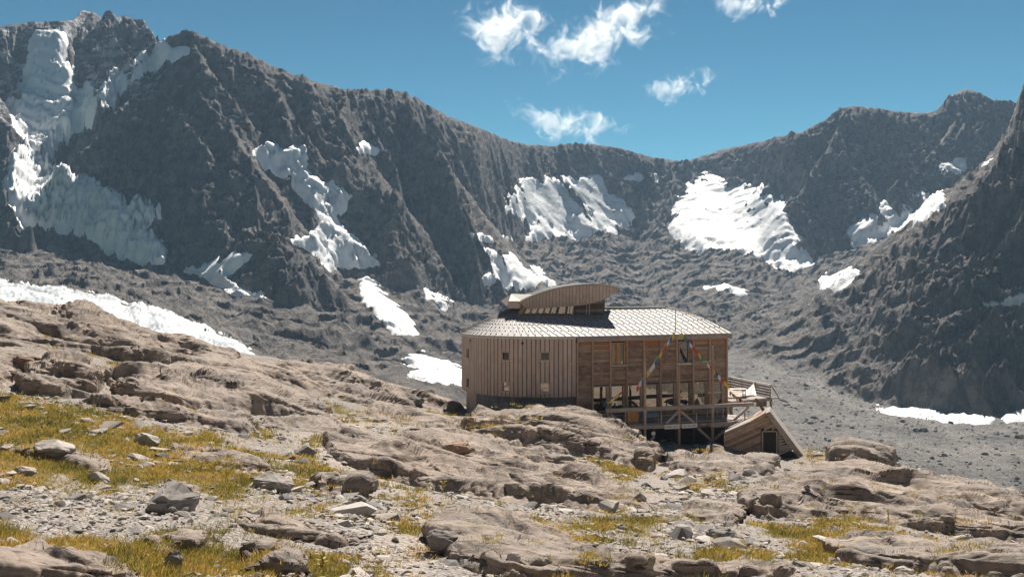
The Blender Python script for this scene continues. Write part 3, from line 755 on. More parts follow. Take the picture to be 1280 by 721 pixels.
TURF = [  # (polygon, weight) in photo pixels
 [(-80,496),(0,490),(50,500),(130,512),(190,530),(250,540),(300,560),(380,575),(430,600),(440,618),(380,612),(330,610),(290,625),(240,612),(180,610),(120,606),(60,600),(0,605),(-80,610)],
 [(-80,640),(-20,640),(30,662),(110,660),(150,672),(230,660),(300,690),(420,690),(450,726),(210,726),(140,700),(60,684),(-80,684)],
 [(120,456),(170,452),(200,466),(190,480),(140,474)], [(410,505),(450,512),(520,516),(575,520),(560,535),(480,528),(420,524)],
 [(300,535),(360,548),(420,548),(400,560),(330,552)], [(715,566),(770,578),(810,590),(770,608),(745,600),(735,580)],
 [(850,598),(900,594),(912,612),(870,622),(850,615)], [(690,650),(750,644),(830,648),(870,652),(830,664),(760,672),(700,668)],
 [(960,655),(1010,652),(1080,650),(1140,662),(1130,672),(1080,672),(1050,684),(1080,712),(1000,700),(990,680),(960,668)],
 [(870,690),(920,676),(970,690),(980,712),(930,712),(880,704)], [(700,628),(760,634),(800,640),(740,642)], [(575,530),(620,536),(680,552),(640,560),(580,550)],
 [(995,560),(1030,565),(1040,580),(1010,578)], [(480,640),(540,650),(520,668),(480,664)], [(860,570),(900,570),(905,578),(860,578)], [(320,640),(370,650),(390,665),(330,660)],
 [(230,488),(270,492),(250,500),(225,496)], [(600,640),(640,644),(610,650)], [(440,590),(480,600),(520,615),(470,612)],
]
tn = 22 * fbm(NX / 1.8, NY / 2.6, 5, 211, 0.7) - 4
turf = np.full(NX.shape, -99.0)
for P in TURF:
    turf = np.maximum(turf, np.where(NSEEN, poly_sdf(NPX, NPY, P), -99.0))
SPARSE = [[(-80,590),(120,600),(300,610),(440,640),(440,726),(-80,726)], [(300,560),(440,590),(560,630),(700,645),(880,660),(960,690),(900,726),(420,726),(430,640),(340,600)], [(330,500),(600,510),(700,560),(560,545),(400,545)], [(820,575),(960,580),(930,640),(840,620)], [(60,380),(300,450),(420,500),(300,520),(100,470),(0,430)], [(580,515),(760,530),(830,575),(760,600),(600,560)], [(930,600),(1290,650),(1290,726),(960,726)]]
sp = np.full(NX.shape, -99.0)
for P in SPARSE: sp = np.maximum(sp, np.where(NSEEN, poly_sdf(NPX, NPY, P), -99.0))
turf = np.maximum(turf, np.minimum(sp, 0) - 6.5)
turf_m = sstep(-5, 6, turf + tn)
extra = sstep(0.12, 0.30, fbm(NX / 3.0, NY / 4.0, 4, 221, 0.6)) * sstep(60, 20, np.abs(NPX - 1500))  # nothing in view
def flood(m, se):
    """the one connected piece of a grid mask that holds the largest value of se"""
    ii, jj = np.nonzero(m); a0, a1, b0, b1 = ii.min(), ii.max() + 1, jj.min(), jj.max() + 1
    sub = m[a0:a1, b0:b1]; cur = np.zeros_like(sub)
    k = np.unravel_index(np.argmax(np.where(sub, se[a0:a1, b0:b1], -1e9)), sub.shape); cur[k] = True
    n = 0
    for _ in range(900):
        nx = cur.copy()
        nx[1:] |= cur[:-1]; nx[:-1] |= cur[1:]; nx[:, 1:] |= nx[:, :-1]; nx[:, :-1] |= nx[:, 1:]
        nx &= sub
        c = nx.sum()
        if c == n: break
        n = c; cur = nx
    out = np.zeros_like(m); out[a0:a1, b0:b1] = cur
    return out

rockcov = np.zeros(NX.shape)
outz = np.full(NX.shape, -1e9)
for name, lab, hgt, P in OUT:
    sd_ = np.where(NSEEN, poly_sdf(NPX, NPY, P), -99.0)
    se = sd_ + nedge
    front = blur((np.gradient(sd_, axis=1) > 0).astype(float), 3, 1)
    rockcov = np.maximum(rockcov, sstep(-2, 4, se))
    outz = np.maximum(outz, np.where(se > -1, macro(NX, NY, NZ, se, front, hgt), -1e9))
    # own grid: the same directions, rows set by the outcrop's own profile
    P_ = np.array(P, float)
    ci = np.nonzero((npx > max(P_[:, 0].min() - 14, -75)) & (npx < min(P_[:, 0].max() + 14, 1355)))[0]
    near_ = NY[ci][sd_[ci] > -14]
    fy = np.geomspace(near_.min() * 0.985, near_.max() * 1.015, 760)
    FXo = NU[ci][:, None] * fy[None]; FYo = np.broadcast_to(fy, FXo.shape)
    FZo = soil_z(FXo, FYo)
    sdo = poly_sdf(640 + F * FXo / FYo, HY - F * FZo / FYo, P); seo = sdo + edge_noise(FXo, FYo)
    cum_o = np.stack([np.interp(fy, NY[c], CUMN[c]) for c in ci])
    hid = FZo / FYo < cum_o - 0.035
    sdo = np.where(hid, -99.0, sdo); seo = np.where(hid, -99.0, seo)
    fr = blur(blur((np.gradient(np.where(hid, -30, sdo), axis=1) > 0).astype(float), 5, 1), 5, 0)
    zo = macro(FXo, FYo, FZo, seo, fr, hgt)
    zo = blur(zo, 3, 1)
    elo = zo / FYo
    viso = elo >= np.maximum.accumulate(elo, axis=1) - 0.004
    st = np.abs(np.diff(elo, axis=1)) * F * np.where(viso[:, 1:], 1.0, 0.2) * np.where(seo[:, 1:] > -4, 1, 0.05) + 1e-3 + 14 * np.diff(np.log(fy))[None]
    cu = blur(np.concatenate([np.zeros((len(ci), 1)), np.cumsum(st, 1)], 1), 3, 0)
    nro = int(np.clip(np.percentile(cu[:, -1], 85) * 0.9, 24, 240))
    cu /= cu[:, -1:]
    qq = np.linspace(0, 1, nro)
    Yo = np.stack([np.interp(qq, cu[i], fy) for i in range(len(ci))])
    rsm = lambda A: np.stack([np.interp(Yo[i], fy, A[i]) for i in range(len(ci))])
    Zo, So, Do = rsm(zo), rsm(seo), rsm(sdo); Xo = NU[ci][:, None] * Yo
    Pg = np.stack([Xo, Yo, Zo], -1)
    nrm = np.cross(np.gradient(Pg, axis=0), np.gradient(Pg, axis=1)); nrm /= np.linalg.norm(nrm, axis=-1, keepdims=True) + 1e-9
    nrm = np.where(nrm[..., 2:3] < 0, -nrm, nrm)
    kk = 0.85 + 1.0 * sstep(22, 60, Yo)
    kA = float(np.clip(0.75 + (np.median(Yo) - 16) * 0.022, 0.75, 1.8))
    dd = rock3(Xo, Yo, Zo, kA) * sstep(-1, 3, So)
    Pg = Pg + nrm * dd[..., None]
    fq = grid_faces(len(ci), nro)
    keep = flood((So > -4) & (Do > -16), So).ravel()
    me, used = sub_mesh('rock_outcrop', Pg.reshape(-1, 3), fq, keep, True)
    me.polygons.foreach_set('use_smooth', [False] * len(me.polygons))
    set_attr(me, 'lichen', np.full(len(used), 1.0 if name == 'lichen' else 0.28))
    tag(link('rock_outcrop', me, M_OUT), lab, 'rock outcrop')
NZtop = np.maximum(NZ, outz)
turf_rock = turf_m * rockcov * sstep(0.12, 0.3, fbm(NX / 1.7, NY / 2.2, 3, 223)) * 0.6
turf_m = turf_m * (1 - 0.85 * rockcov)
GZN = NZ - 0.25 * sstep(0.6, 1.0, rockcov)
me = np_mesh('hillside', np.stack([NX, NY, GZN], -1).reshape(-1, 3), NQ)
set_attr(me, 'turf', turf_m)
PATH = [(452,730),(440,700),(468,668),(484,640),(452,614),(410,590),(376,564),(356,544),(420,526),(580,518),(580,531),(450,538),(412,548),(436,570),(492,592),(540,620),(548,650),(528,690),(545,730)]
path_m = sstep(-8, 6, np.where(NSEEN, poly_sdf(NPX, NPY, PATH), -99.0) + 0.5 * tn) 
fan_m = sstep(-10, 10, np.where(NSEEN, poly_sdf(NPX, NPY, [(820,582),(900,580),(930,600),(900,650),(960,690),(990,726),(930,726),(880,680),(860,640),(800,630)]), -99.0) + 0.5 * tn) * 0.7
path_m = np.maximum(path_m, fan_m)
set_attr(me, 'path', path_m)
tag(link('hillside_ground', me, M_GROUND), 'stony grass hillside in front of the hut', None, None, 'structure')
# the same hillside round and behind the camera
gx = np.arange(-108, 108.1, 2.0); gy = np.arange(-108, 132.1, 2.0)
BX, BY = np.meshgrid(gx, gy, indexing='ij')
BZ = soil_z(BX, BY) - 0.05
inside = (BY > 4.6) & (np.abs(BX) < 0.79 * BY)
BZ = BZ - np.where(inside, 2.5, 0)
fo = grid_faces(len(gx), len(gy))
me = np_mesh('hillside_behind', np.stack([BX, BY, BZ], -1).reshape(-1, 3), fo)
set_attr(me, 'turf', sstep(0.1, 0.5, fbm(BX / 6, BY / 6, 3, 231)).ravel() * 0.5)
set_attr(me, 'path', np.zeros(BX.size))
tag(link('hillside_behind', me, M_GROUND), 'hillside continuing round the viewpoint', None, None, 'structure')
# ------------------------------------------------------------------ mesh builder for the man-made things
class MB:
    def __init__(self): self.v = []; self.f = []
    def add(self, vs, fs):
        o = len(self.v)
        self.v += [Vector(p) for p in vs]; self.f += [tuple(i + o for i in f) for f in fs]
        return self
    def hexa(self, p):            # 8 corners: bottom 4 (ccw from above), top 4
        return self.add(p, [(3, 2, 1, 0), (4, 5, 6, 7), (0, 1, 5, 4), (1, 2, 6, 5), (2, 3, 7, 6), (3, 0, 4, 7)])
    def box(self, c, ax, ay, az): # centre and three half-axis vectors
        c = Vector(c); ax = Vector(ax); ay = Vector(ay); az = Vector(az)
        return self.hexa([c - ax - ay - az, c + ax - ay - az, c + ax + ay - az, c - ax + ay - az,
                          c - ax - ay + az, c + ax - ay + az, c + ax + ay + az, c - ax + ay + az])
    def beam(self, a, b, w, h, up=(0, 0, 1)):
        a = Vector(a); b = Vector(b); d = (b - a)
        dn = d.normalized(); up = Vector(up)
        s = dn.cross(up)
        if s.length < 1e-4: s = dn.cross(Vector((0, 1, 0)))
        s.normalize(); u = s.cross(dn).normalized()
        return self.box((a + b) / 2, d / 2, s * (w / 2), u * (h / 2))
    def tube(self, pts, r, n=8, r2=None, cap=True):
        pts = [Vector(p) for p in pts]; rings = []
        for i, p in enumerate(pts):
            d = (pts[min(i + 1, len(pts) - 1)] - pts[max(i - 1, 0)]).normalized()
            s = d.cross(Vector((0.31, 0.77, 0.2))).normalized(); u = s.cross(d)
            rr = r if r2 is None else r + (r2 - r) * i / (len(pts) - 1)
            rings.append([p + (s * math.cos(2 * math.pi * k / n) + u * math.sin(2 * math.pi * k / n)) * rr for k in range(n)])
        vs = [q for R in rings for q in R]; fs = []
        for i in range(len(rings) - 1):
            for k in range(n):
                a = i * n + k; b = i * n + (k + 1) % n
                fs.append((a, b, b + n, a + n))
        if cap: fs += [tuple(range(n))[::-1], tuple(range((len(rings) - 1) * n, len(rings) * n))]
        return self.add(vs, fs)
    def prism(self, poly, off):   # polygon of world points extruded by a vector
        n = len(poly); off = Vector(off)
        vs = [Vector(p) for p in poly] + [Vector(p) + off for p in poly]
        return self.add(vs, [tuple(range(n))[::-1], tuple(range(n, 2 * n))] + [(i, (i + 1) % n, n + (i + 1) % n, n + i) for i in range(n)])
    def build(self, name, mat, parent=None, smooth=False, kind=None):
        org = Vector((0, 0, 0)); p = parent
        while p is not None: org += p.location; p = p.parent
        if parent is None:
            lo = [min(q[i] for q in self.v) for i in range(3)]; hi = [max(q[i] for q in self.v) for i in range(3)]
            org = Vector(((lo[0] + hi[0]) / 2, (lo[1] + hi[1]) / 2, lo[2]))
        me = bpy.data.meshes.new(name)
        me.from_pydata([q - org for q in self.v], [], self.f)
        bm = bmesh.new(); bm.from_mesh(me); bmesh.ops.recalc_face_normals(bm, faces=bm.faces); bm.to_mesh(me); bm.free()
        if smooth: me.polygons.foreach_set('use_smooth', [True] * len(me.polygons))
        o = link(name, me, mat, parent)
        if parent is None: o.location = org
        if kind: o['kind'] = kind
        return o

# ------------------------------------------------------------------ materials of the hut
def mat_wood(name, a, b, c, var=0.5, grain=(1, 1, 1), rough=0.8):
    k = NT(name)
    p = k.coord('Position')
    oi = k.n('ShaderNodeObjectInfo').outputs['Random']
    pv = k.n('ShaderNodeVectorMath', _operation='ADD'); k.l(p, pv.inputs[0])
    cx = k.n('ShaderNodeCombineXYZ'); k.l(k.math('MULTIPLY', oi, 57.0), cx.inputs[0]); k.l(k.math('MULTIPLY', oi, 31.0), cx.inputs[2]); k.l(cx.outputs[0], pv.inputs[1])
    g = k.noise(k.mapping(pv.outputs[0], grain), 3.0, 6, 0.7)
    base = k.ramp(oi, [(0.0, a), (0.5, b), (1.0, c)])
    col = k.mix(k.ramp(g, [(0.3, 0.0), (0.75, 0.75)]), base, tuple(x * 0.5 for x in b))
    col = k.mix(k.ramp(k.noise(pv.outputs[0], 1.3, 5, 0.7), [(0.45, 0.0), (0.75, var)]), col, tuple(x * 1.5 for x in c))
    return k.set(col, rough, k.bump(g, 0.4, 0.02), spec=0.25)
M_CLAD = mat_wood('grey_clad_boards', (0.55, 0.445, 0.385), (0.60, 0.485, 0.42), (0.64, 0.525, 0.455), 0.25, (2, 2, 0.15))
M_PLANK = mat_wood('weathered_planks', (0.21, 0.14, 0.10), (0.35, 0.245, 0.18), (0.50, 0.375, 0.285), 0.45, (0.3, 0.3, 5))
M_PLANKR = mat_wood('red_brown_planks', (0.40, 0.17, 0.07), (0.48, 0.22, 0.09), (0.42, 0.20, 0.10), 0.3, (0.3, 0.3, 5))
M_POST = mat_wood('brown_posts', (0.42, 0.29, 0.205), (0.50, 0.37, 0.27), (0.57, 0.43, 0.33), 0.3, (3, 3, 0.2))
M_BEAM = mat_wood('grey_beams', (0.34, 0.29, 0.26), (0.40, 0.345, 0.31), (0.46, 0.40, 0.36), 0.35, (0.6, 0.6, 4))
M_ORANGE = mat_wood('orange_wood', (0.50, 0.26, 0.11), (0.55, 0.30, 0.13), (0.58, 0.34, 0.16), 0.3, (3, 3, 0.3))
M_DARK = mat_wood('dark_wood', (0.12, 0.09, 0.075), (0.15, 0.115, 0.095), (0.18, 0.14, 0.115), 0.3, (0.4, 0.4, 4))
M_BLUEW = mat_wood('blue_grey_boards', (0.20, 0.215, 0.225), (0.235, 0.245, 0.25), (0.27, 0.27, 0.265), 0.3, (3, 3, 0.2))

def mat_plain(name, col, rough=0.7, metallic=0.0, nz=0.15, scale=6.0, spec=0.3):
    k = NT(name)
    g = k.noise(k.coord('Position'), scale, 5, 0.7)
    c = k.mix(k.ramp(g, [(0.35, 0.0), (0.7, 1.0)]), tuple(x * (1 - nz) for x in col), tuple(min(1, x * (1 + nz)) for x in col))
    return k.set(c, rough, k.bump(g, 0.15, 0.01), metallic, spec)
M_ROOF = mat_plain('roof_metal', (0.385, 0.372, 0.362), 0.65, 0.0, 0.16, 1.2)
M_ROOFD = mat_plain('shell_roof_metal', (0.07, 0.08, 0.085), 0.7, 0.0, 0.2, 1.5)
M_GUARD = mat_plain('snow_guard_metal', (0.11, 0.10, 0.095), 0.6, 0.1)
M_PALE = mat_plain('pale_trim', (0.62, 0.58, 0.52), 0.7)
M_WHITE = mat_plain('white_paint', (0.78, 0.77, 0.74), 0.6, 0, 0.08)
M_INK = mat_plain('sign_ink', (0.06, 0.06, 0.07), 0.6, 0, 0.05)
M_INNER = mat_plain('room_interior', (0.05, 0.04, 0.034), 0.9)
M_CORD = mat_plain('cord', (0.30, 0.27, 0.22), 0.9)
M_METAL = mat_plain('dark_metal', (0.07, 0.07, 0.07), 0.5, 0.6)
M_TARP = mat_plain('blue_grey_cover', (0.20, 0.28, 0.33), 0.45, 0, 0.2)
M_NET = mat_plain('brown_netting', (0.20, 0.155, 0.125), 0.9)
FLAGC = [mat_plain('flag_' + n, c, 0.8, 0, 0.1, 20) for n, c in (('blue', (0.06, 0.15, 0.38)), ('white', (0.75, 0.75, 0.78)), ('red', (0.62, 0.075, 0.05)), ('green', (0.10, 0.30, 0.10)), ('yellow', (0.80, 0.56, 0.03)))]
def mat_glass(nm='window_glass', amt=0.36):
    k = NT(nm)
    k.set((0.016, 0.018, 0.02), 0.06, None, 0.0, 0.5)
    gl = k.n('ShaderNodeBsdfGlossy', Roughness=0.02); gl.inputs[0].default_value = (0.85, 0.78, 0.68, 1)
    n = k.bump(k.noise(k.coord('Position'), 0.8, 2, 0.5), 0.10, 0.05)
    k.l(n, gl.inputs['Normal'])
    mx = k.n('ShaderNodeMixShader'); mx.inputs[0].default_value = amt
    k.l(k.b.outputs[0], mx.inputs[1]); k.l(gl.outputs[0], mx.inputs[2]); k.l(mx.outputs[0], k.out.inputs[0])
    return k.m
M_GLASS = mat_glass()
M_GLASSD = mat_glass('dark_window_glass', 0.03)

# ------------------------------------------------------------------ the hut
A0 = at(720, HY, 80.0)
E1 = Vector((math.cos(math.radians(24)), math.sin(math.radians(24)), 0))      # along the timber front
EN = Vector((-E1.y, E1.x, 0))                                                 # into the building
def L(s, t, z): 
    p = A0 + E1 * s + EN * t
    return Vector((p.x, p.y, z))
def s_at(px, t=0.0):
    k = (px - 640) / F; p = A0 + EN * t
    return (k * p.y - p.x) / (E1.x - k * E1.y)
ZE, ZSOF = -3.80, -4.26            # eave, under side of the fascia
hut = empty('alpine_hut', L(4, 4, -12.5))
tag(hut, 'two storey timber mountain hut with curved grey clad end and bright metal roof', 'hut')

# --- plan of the outer wall: clad arc on the left, straight timber front, rounded back
arc_px = [(720,80.0),(700,79.7),(680,79.6),(660,79.7),(640,80.1),(620,80.8),(603,81.8),(590,83.1),(581,84.8),(577.5,86.6),(577.5,88.6)]
arc = [at(px, HY, d) for px, d in arc_px] + [Vector((-4.1, 91.6, 0)), Vector((-3.0, 94.4, 0)), Vector((-0.8, 96.6, 0))]
def resample(P, n):
    P = [Vector(p) for p in P]; d = [0]
    for a, b in zip(P[:-1], P[1:]): d.append(d[-1] + (b - a).length)
    out = []
    for i in range(n + 1):
        x = d[-1] * i / n; j = 0
        while j < len(d) - 2 and d[j + 1] < x: j += 1
        out.append(P[j].lerp(P[j + 1], (x - d[j]) / max(d[j + 1] - d[j], 1e-9)))
    return out, d[-1]
def smooth_path(P, k=2):
    for _ in range(k):
        P = [P[0]] + [(a + b * 2 + c) / 4 for a, b, c in zip(P[:-2], P[1:-1], P[2:])] + [P[-1]]
    return P
dense, alen = resample(arc, 160)
dense = smooth_path(dense, 6)
NB = int(round(alen / 0.36))
cuts, _ = resample(dense, NB)
ZB0, ZT0 = -8.62, -3.93
wins = [(626, 635.5, 439.5, 450), (626, 635.5, 477, 489), (676.5, 688, 440, 450), (676.5, 688, 478, 490), (582, 588, 435, 447), (582, 588, 472, 484)]
def proj(p): return 640 + F * p.x / p.y, HY - F * p.z / p.y
opening = {}
for wi, (x0, x1, y0, y1) in enumerate(wins):
    sl_ = [i for i in range(NB) if x0 - 2.2 <= proj((cuts[i] + cuts[i + 1]) / 2)[0] <= x1 + 2.2 and cuts[i].y < 89]
    c = [(cuts[i] + cuts[i + 1]) / 2 for i in sl_]
    if len(sl_) > 2:
        sl_ = sorted(sl_, key=lambda i: abs(proj((cuts[i] + cuts[i + 1]) / 2)[0] - (x0 + x1) / 2))[:2]; sl_.sort()
    d = (cuts[sl_[0]].y + cuts[sl_[-1] + 1].y) / 2
    zt, zb = (HY - y0) / F * d, (HY - y1) / F * d
    for i in sl_: opening.setdefault(i, []).append((zb, zt))
    a, b = cuts[sl_[0]], cuts[sl_[-1] + 1]
    al = (b - a).normalized(); nn = Vector((al.y, -al.x, 0))
    if nn.y > 0 or (abs(nn.y) < .3 and nn.x > 0): nn = -nn
    m = MB(); c0 = (a + b) / 2; w = (b - a).length / 2; zm = (zt + zb) / 2; hz = (zt - zb) / 2
    up = Vector((0, 0, 1))
    for sgn in (-1, 1):
        m.box(c0 + al * sgn * (w - 0.02) - nn * 0.10 + up * zm, al * 0.03, nn * 0.115, up * hz)
        m.box(c0 + up * (zm + sgn * (hz - 0.025)) - nn * 0.10, al * (w - 0.055), nn * 0.112, up * 0.025)
    fr = m.build('window', M_CLAD, hut)
    MB().box(c0 - nn * 0.13 + up * zm, al * (w - 0.05), nn * 0.012, up * (hz - 0.05)).build('pane', M_GLASSD if wi in (0, 2, 4, 5) else M_GLASS, fr)
    MB().box(c0 + nn * 0.05 + up * (zb - 0.045), al * (w + 0.04), nn * 0.07, up * 0.035).build('sill', M_PALE, fr)
# backing wall behind the boards, inset
m = MB()
def inset(P, i, dist):
    a = P[max(i - 1, 0)]; b = P[min(i + 1, len(P) - 1)]
    t = (b - a).normalized(); n = Vector((t.y, -t.x, 0))           # path runs from the front towards the left and back
    return P[i] + n * dist
sgn = 1 if inset(cuts, 3, 1.0).y > cuts[3].y else -1
back_wall = MB(); base_wall_pts = []
for i in range(NB):
    p0, p1 = inset(cuts, i, sgn * 0.05), inset(cuts, i + 1, sgn * 0.05)
    q0, q1 = inset(cuts, i, sgn * 0.25), inset(cuts, i + 1, sgn * 0.25)
    zs = [(ZB0 + 0.02, ZT0)]
    for zb, zt in opening.get(i, []):
        zs = [s for lo, hi in zs for s in ((lo, min(hi, zb)), (max(lo, zt), hi)) if s[1] - s[0] > 0.01]
    for lo, hi in zs:
        back_wall.hexa([p0 + Vector((0, 0, lo)), p1 + Vector((0, 0, lo)), q1 + Vector((0, 0, lo)), q0 + Vector((0, 0, lo)), p0 + Vector((0, 0, hi)), p1 + Vector((0, 0, hi)), q1 + Vector((0, 0, hi)), q0 + Vector((0, 0, hi))])
back_wall.build('clad_wall', M_DARK, hut)
for i in range(NB):
    a, b = cuts[i], cuts[i + 1]
    if a.y > 93.5: continue
    t = (b - a).normalized(); w = (b - a).length
    n = Vector((t.y, -t.x, 0)) * sgn
    zs = [(ZB0 + random.uniform(-0.015, 0.015), ZT0)]
    for zb, zt in opening.get(i, []):
        zs = [s for lo, hi in zs for s in ((lo, min(hi, zb - 0.01)), (max(lo, zt + 0.01), hi)) if s[1] - s[0] > 0.01]
    g = 0.033; pr = random.uniform(0.0, 0.022)
    for lo, hi in zs:
        if hi - lo < 0.04: continue
        c = (a + b) / 2 + n * (0.012 - pr) + Vector((0, 0, (lo + hi) / 2))
        MB().box(c, t * (w / 2 - g), n * 0.03, Vector((0, 0, (hi - lo) / 2))).build('cladding_board', M_CLAD, hut)
        # narrow batten over the joint
    if (a - b).length and i:
        pass
# two small dark fittings under the eave and the sagging cable
for px, py in ((587.5, 425.5), (651.5, 429)):
    i = min(range(NB), key=lambda j: abs(proj(cuts[j])[0] - px) + (100 if cuts[j].y > 88 else 0))
    p = cuts[i]; z = (HY - py) / F * p.y
    MB().box(p + Vector((0, -0.06, z)), (0.08, 0, 0), (0, 0.07, 0), (0, 0, 0.09)).build('lamp_box', M_METAL, hut)
# recessed base under the clad wall
base = MB(); basep = []
for i in range(NB + 1): basep.append(inset(cuts, i, sgn * 0.42))
nb2 = 0
for i in range(0, NB):
    a, b = basep[i], basep[i + 1]
    if a.y > 93: continue
    t = (b - a).normalized(); w = (b - a).length; n = Vector((t.y, -t.x, 0)) * sgn
    MB().box((a + b) / 2 + Vector((0, 0, -10.2)), t * (w / 2 - 0.012), n * 0.04, (0, 0, 1.6)).build('base_board', M_BLUEW if a.y < 83.2 else M_CLAD, hut)  # blue-grey paints in the overhang's shade, the paler boards the lit end
m = MB()
for i in range(NB): 
    a, b = inset(cuts, i, sgn * 0.5), inset(cuts, i + 1, sgn * 0.5)
    c, d = inset(cuts, i, sgn * 0.0), inset(cuts, i + 1, sgn * 0.0)
    m.hexa([Vector((c.x, c.y, ZB0 + .03)), Vector((d.x, d.y, ZB0 + .03)), Vector((b.x, b.y, ZB0 + .03)), Vector((a.x, a.y, ZB0 + .03)), Vector((c.x, c.y, ZB0 + .06)), Vector((d.x, d.y, ZB0 + .06)), Vector((b.x, b.y, ZB0 + .06)), Vector((a.x, a.y, ZB0 + .06))])
m.build('soffit', M_DARK, hut)

# --- timber front
SEND = s_at(910.5)
post_px = [721.5, 740.5, 763, 783.5, 804.5, 825.5, 846, 866.5, 887, 908.5]
ps = [s_at(x) for x in post_px]
up = Vector((0, 0, 1))
wall = MB().box(L((ps[0] + SEND) / 2, 0.25, -9.2), E1 * (SEND - ps[0]) / 2, EN * 0.10, up * 4.95).build('timber_wall', M_INNER, hut)
gw = {1: (742.5, 758.5), 2: (765, 779), 3: (785.5, 801), 4: (807, 822), 5: (828, 843), 6: (848.5, 862), 7: (868.5, 884.5), 8: (889.5, 902.5)}
ZW1, ZW0 = -7.86, -9.95
ROW = 0.205
for j in range(9):
    s0, s1 = ps[j] + 0.06, ps[j + 1] - 0.06
    z = -4.30; r = 0
    while z > -10.6:
        z1 = z - ROW
        segs = [(s0, s1)]
        if j in gw and z1 < ZW1 + 0.02 and z > ZW0: segs = []
        for (wj, wx0, wx1, wy0, wy1) in ((2, 764.5, 782, 427.5, 456.5), (6, 847.5, 863, 426, 454)):
            if j == wj:
                d = L((s0 + s1) / 2, 0, 0).y
                if z1 < (HY - wy0) / F * d and z > (HY - wy1) / F * d:
                    a, b = s_at(wx0), s_at(wx1)
                    segs = [(s0, a), (b, s1)]
        for a, b in segs:
            if b - a < 0.05: continue
            th = random.uniform(-0.012, 0.012)
            mt = M_PLANKR if (r < 1 or (r < 3 and random.random() < 0.18)) else M_PLANK
            if j == 0 and r > 26: mt = M_BLUEW  # lower planks coloured blue-grey to stand in for shade
            MB().box(L((a + b) / 2, 0.10 + th, (z + z1) / 2), E1 * (b - a) / 2, EN * 0.035, up * (ROW / 2 - 0.008)).build('plank', mt, wall)
        z = z1; r += 1
for j, s in enumerate(ps):
    MB().box(L(s, 0.03, -7.45), E1 * 0.065, EN * 0.11, up * 3.17).build('post', M_POST, hut)
for j in gw:
    a, b = (s_at(x) for x in gw[j]); d0, d1 = ps[j] + 0.07, ps[j + 1] - 0.07
    m = MB(); zc = (ZW0 + ZW1) / 2; hz = (ZW1 - ZW0) / 2
    for x0, x1 in ((d0, a), (b, d1)):
        if x1 - x0 > 0.03: m.box(L((x0 + x1) / 2, 0.09, zc), E1 * (x1 - x0) / 2, EN * 0.045, up * hz)
    m.box(L((a + b) / 2, 0.09, ZW1 - 0.035), E1 * ((b - a) / 2), EN * 0.043, up * 0.035)
    m.box(L((a + b) / 2, 0.09, ZW0 + 0.035), E1 * ((b - a) / 2), EN * 0.043, up * 0.035)
    if j in (7,): m.box(L(b - 0.12, 0.085, zc), E1 * 0.05, EN * 0.04, up * (hz - 0.07))
    fr = m.build('window', M_POST if j % 2 else M_PLANK, hut)
    MB().box(L((a + b) / 2, 0.135, zc), E1 * ((b - a) / 2 - 0.005), EN * 0.008, up * (hz - 0.075)).build('pane', M_GLASS, fr)
for j, wx0, wx1, wy0, wy1, shut in ((2, 765, 781.5, 428, 456, True), (6, 848.5, 862, 426.5, 453.5, False)):
    a, b = s_at(wx0), s_at(wx1); d = L((a + b) / 2, 0, 0).y
    zt, zb = (HY - wy0) / F * d, (HY - wy1) / F * d; zc = (zt + zb) / 2; hz = (zt - zb) / 2
    m = MB()
    for x in (a + 0.05, b - 0.05): m.box(L(x, 0.075, zc), E1 * 0.05, EN * 0.06, up * hz)
    for zz in (zt - 0.04, zb + 0.04): m.box(L((a + b) / 2, 0.075, zz), E1 * ((b - a) / 2 - 0.10), EN * 0.058, up * 0.04)
    if shut: m.box(L((a + b) / 2, 0.085, zc), E1 * 0.17, EN * 0.04, up * (hz - 0.08))
    fr = m.build('window', M_ORANGE if shut else M_POST, hut)
    MB().box(L((a + b) / 2, 0.13, zc), E1 * ((b - a) / 2 - 0.1), EN * 0.01, up * (hz - 0.08)).build('pane', M_GLASS, fr)
    MB().box(L((a + b) / 2, -0.03, zb - 0.05), E1 * ((b - a) / 2 + 0.05), EN * 0.11, up * 0.045).build('sill', M_PALE, fr)
# the slack rope on the first bay
pts = [(726.5, 428), (722.5, 440), (721.8, 448), (727, 462), (733, 480), (740, 500)]
MB().tube([L(s_at(px), -0.12, (HY - py) / F * L(s_at(px), 0, 0).y) for px, py in pts], 0.025, 5).build('rope', M_CORD, hut)
# back and end walls (not seen from the front)
m = MB(); bp = [L(SEND, 0.1, 0), L(SEND, 3, 0), L(SEND - .2, 6, 0), L(SEND - 1, 9.3, 0), L(SEND - 3.4, 13, 0), L(8, 14.7, 0), L(4, 14.8, 0), cuts[-1]]
for a, b in zip(bp[:-1], bp[1:]):
    t = (b - a).normalized(); n = Vector((-t.y, t.x, 0)) * 0.12
    m.hexa([a + up * -12, b + up * -12, b + n + up * -12, a + n + up * -12, a + up * -3.9, b + up * -3.9, b + n + up * -3.9, a + n + up * -3.9])
m.build('back_wall', M_PLANK, hut)

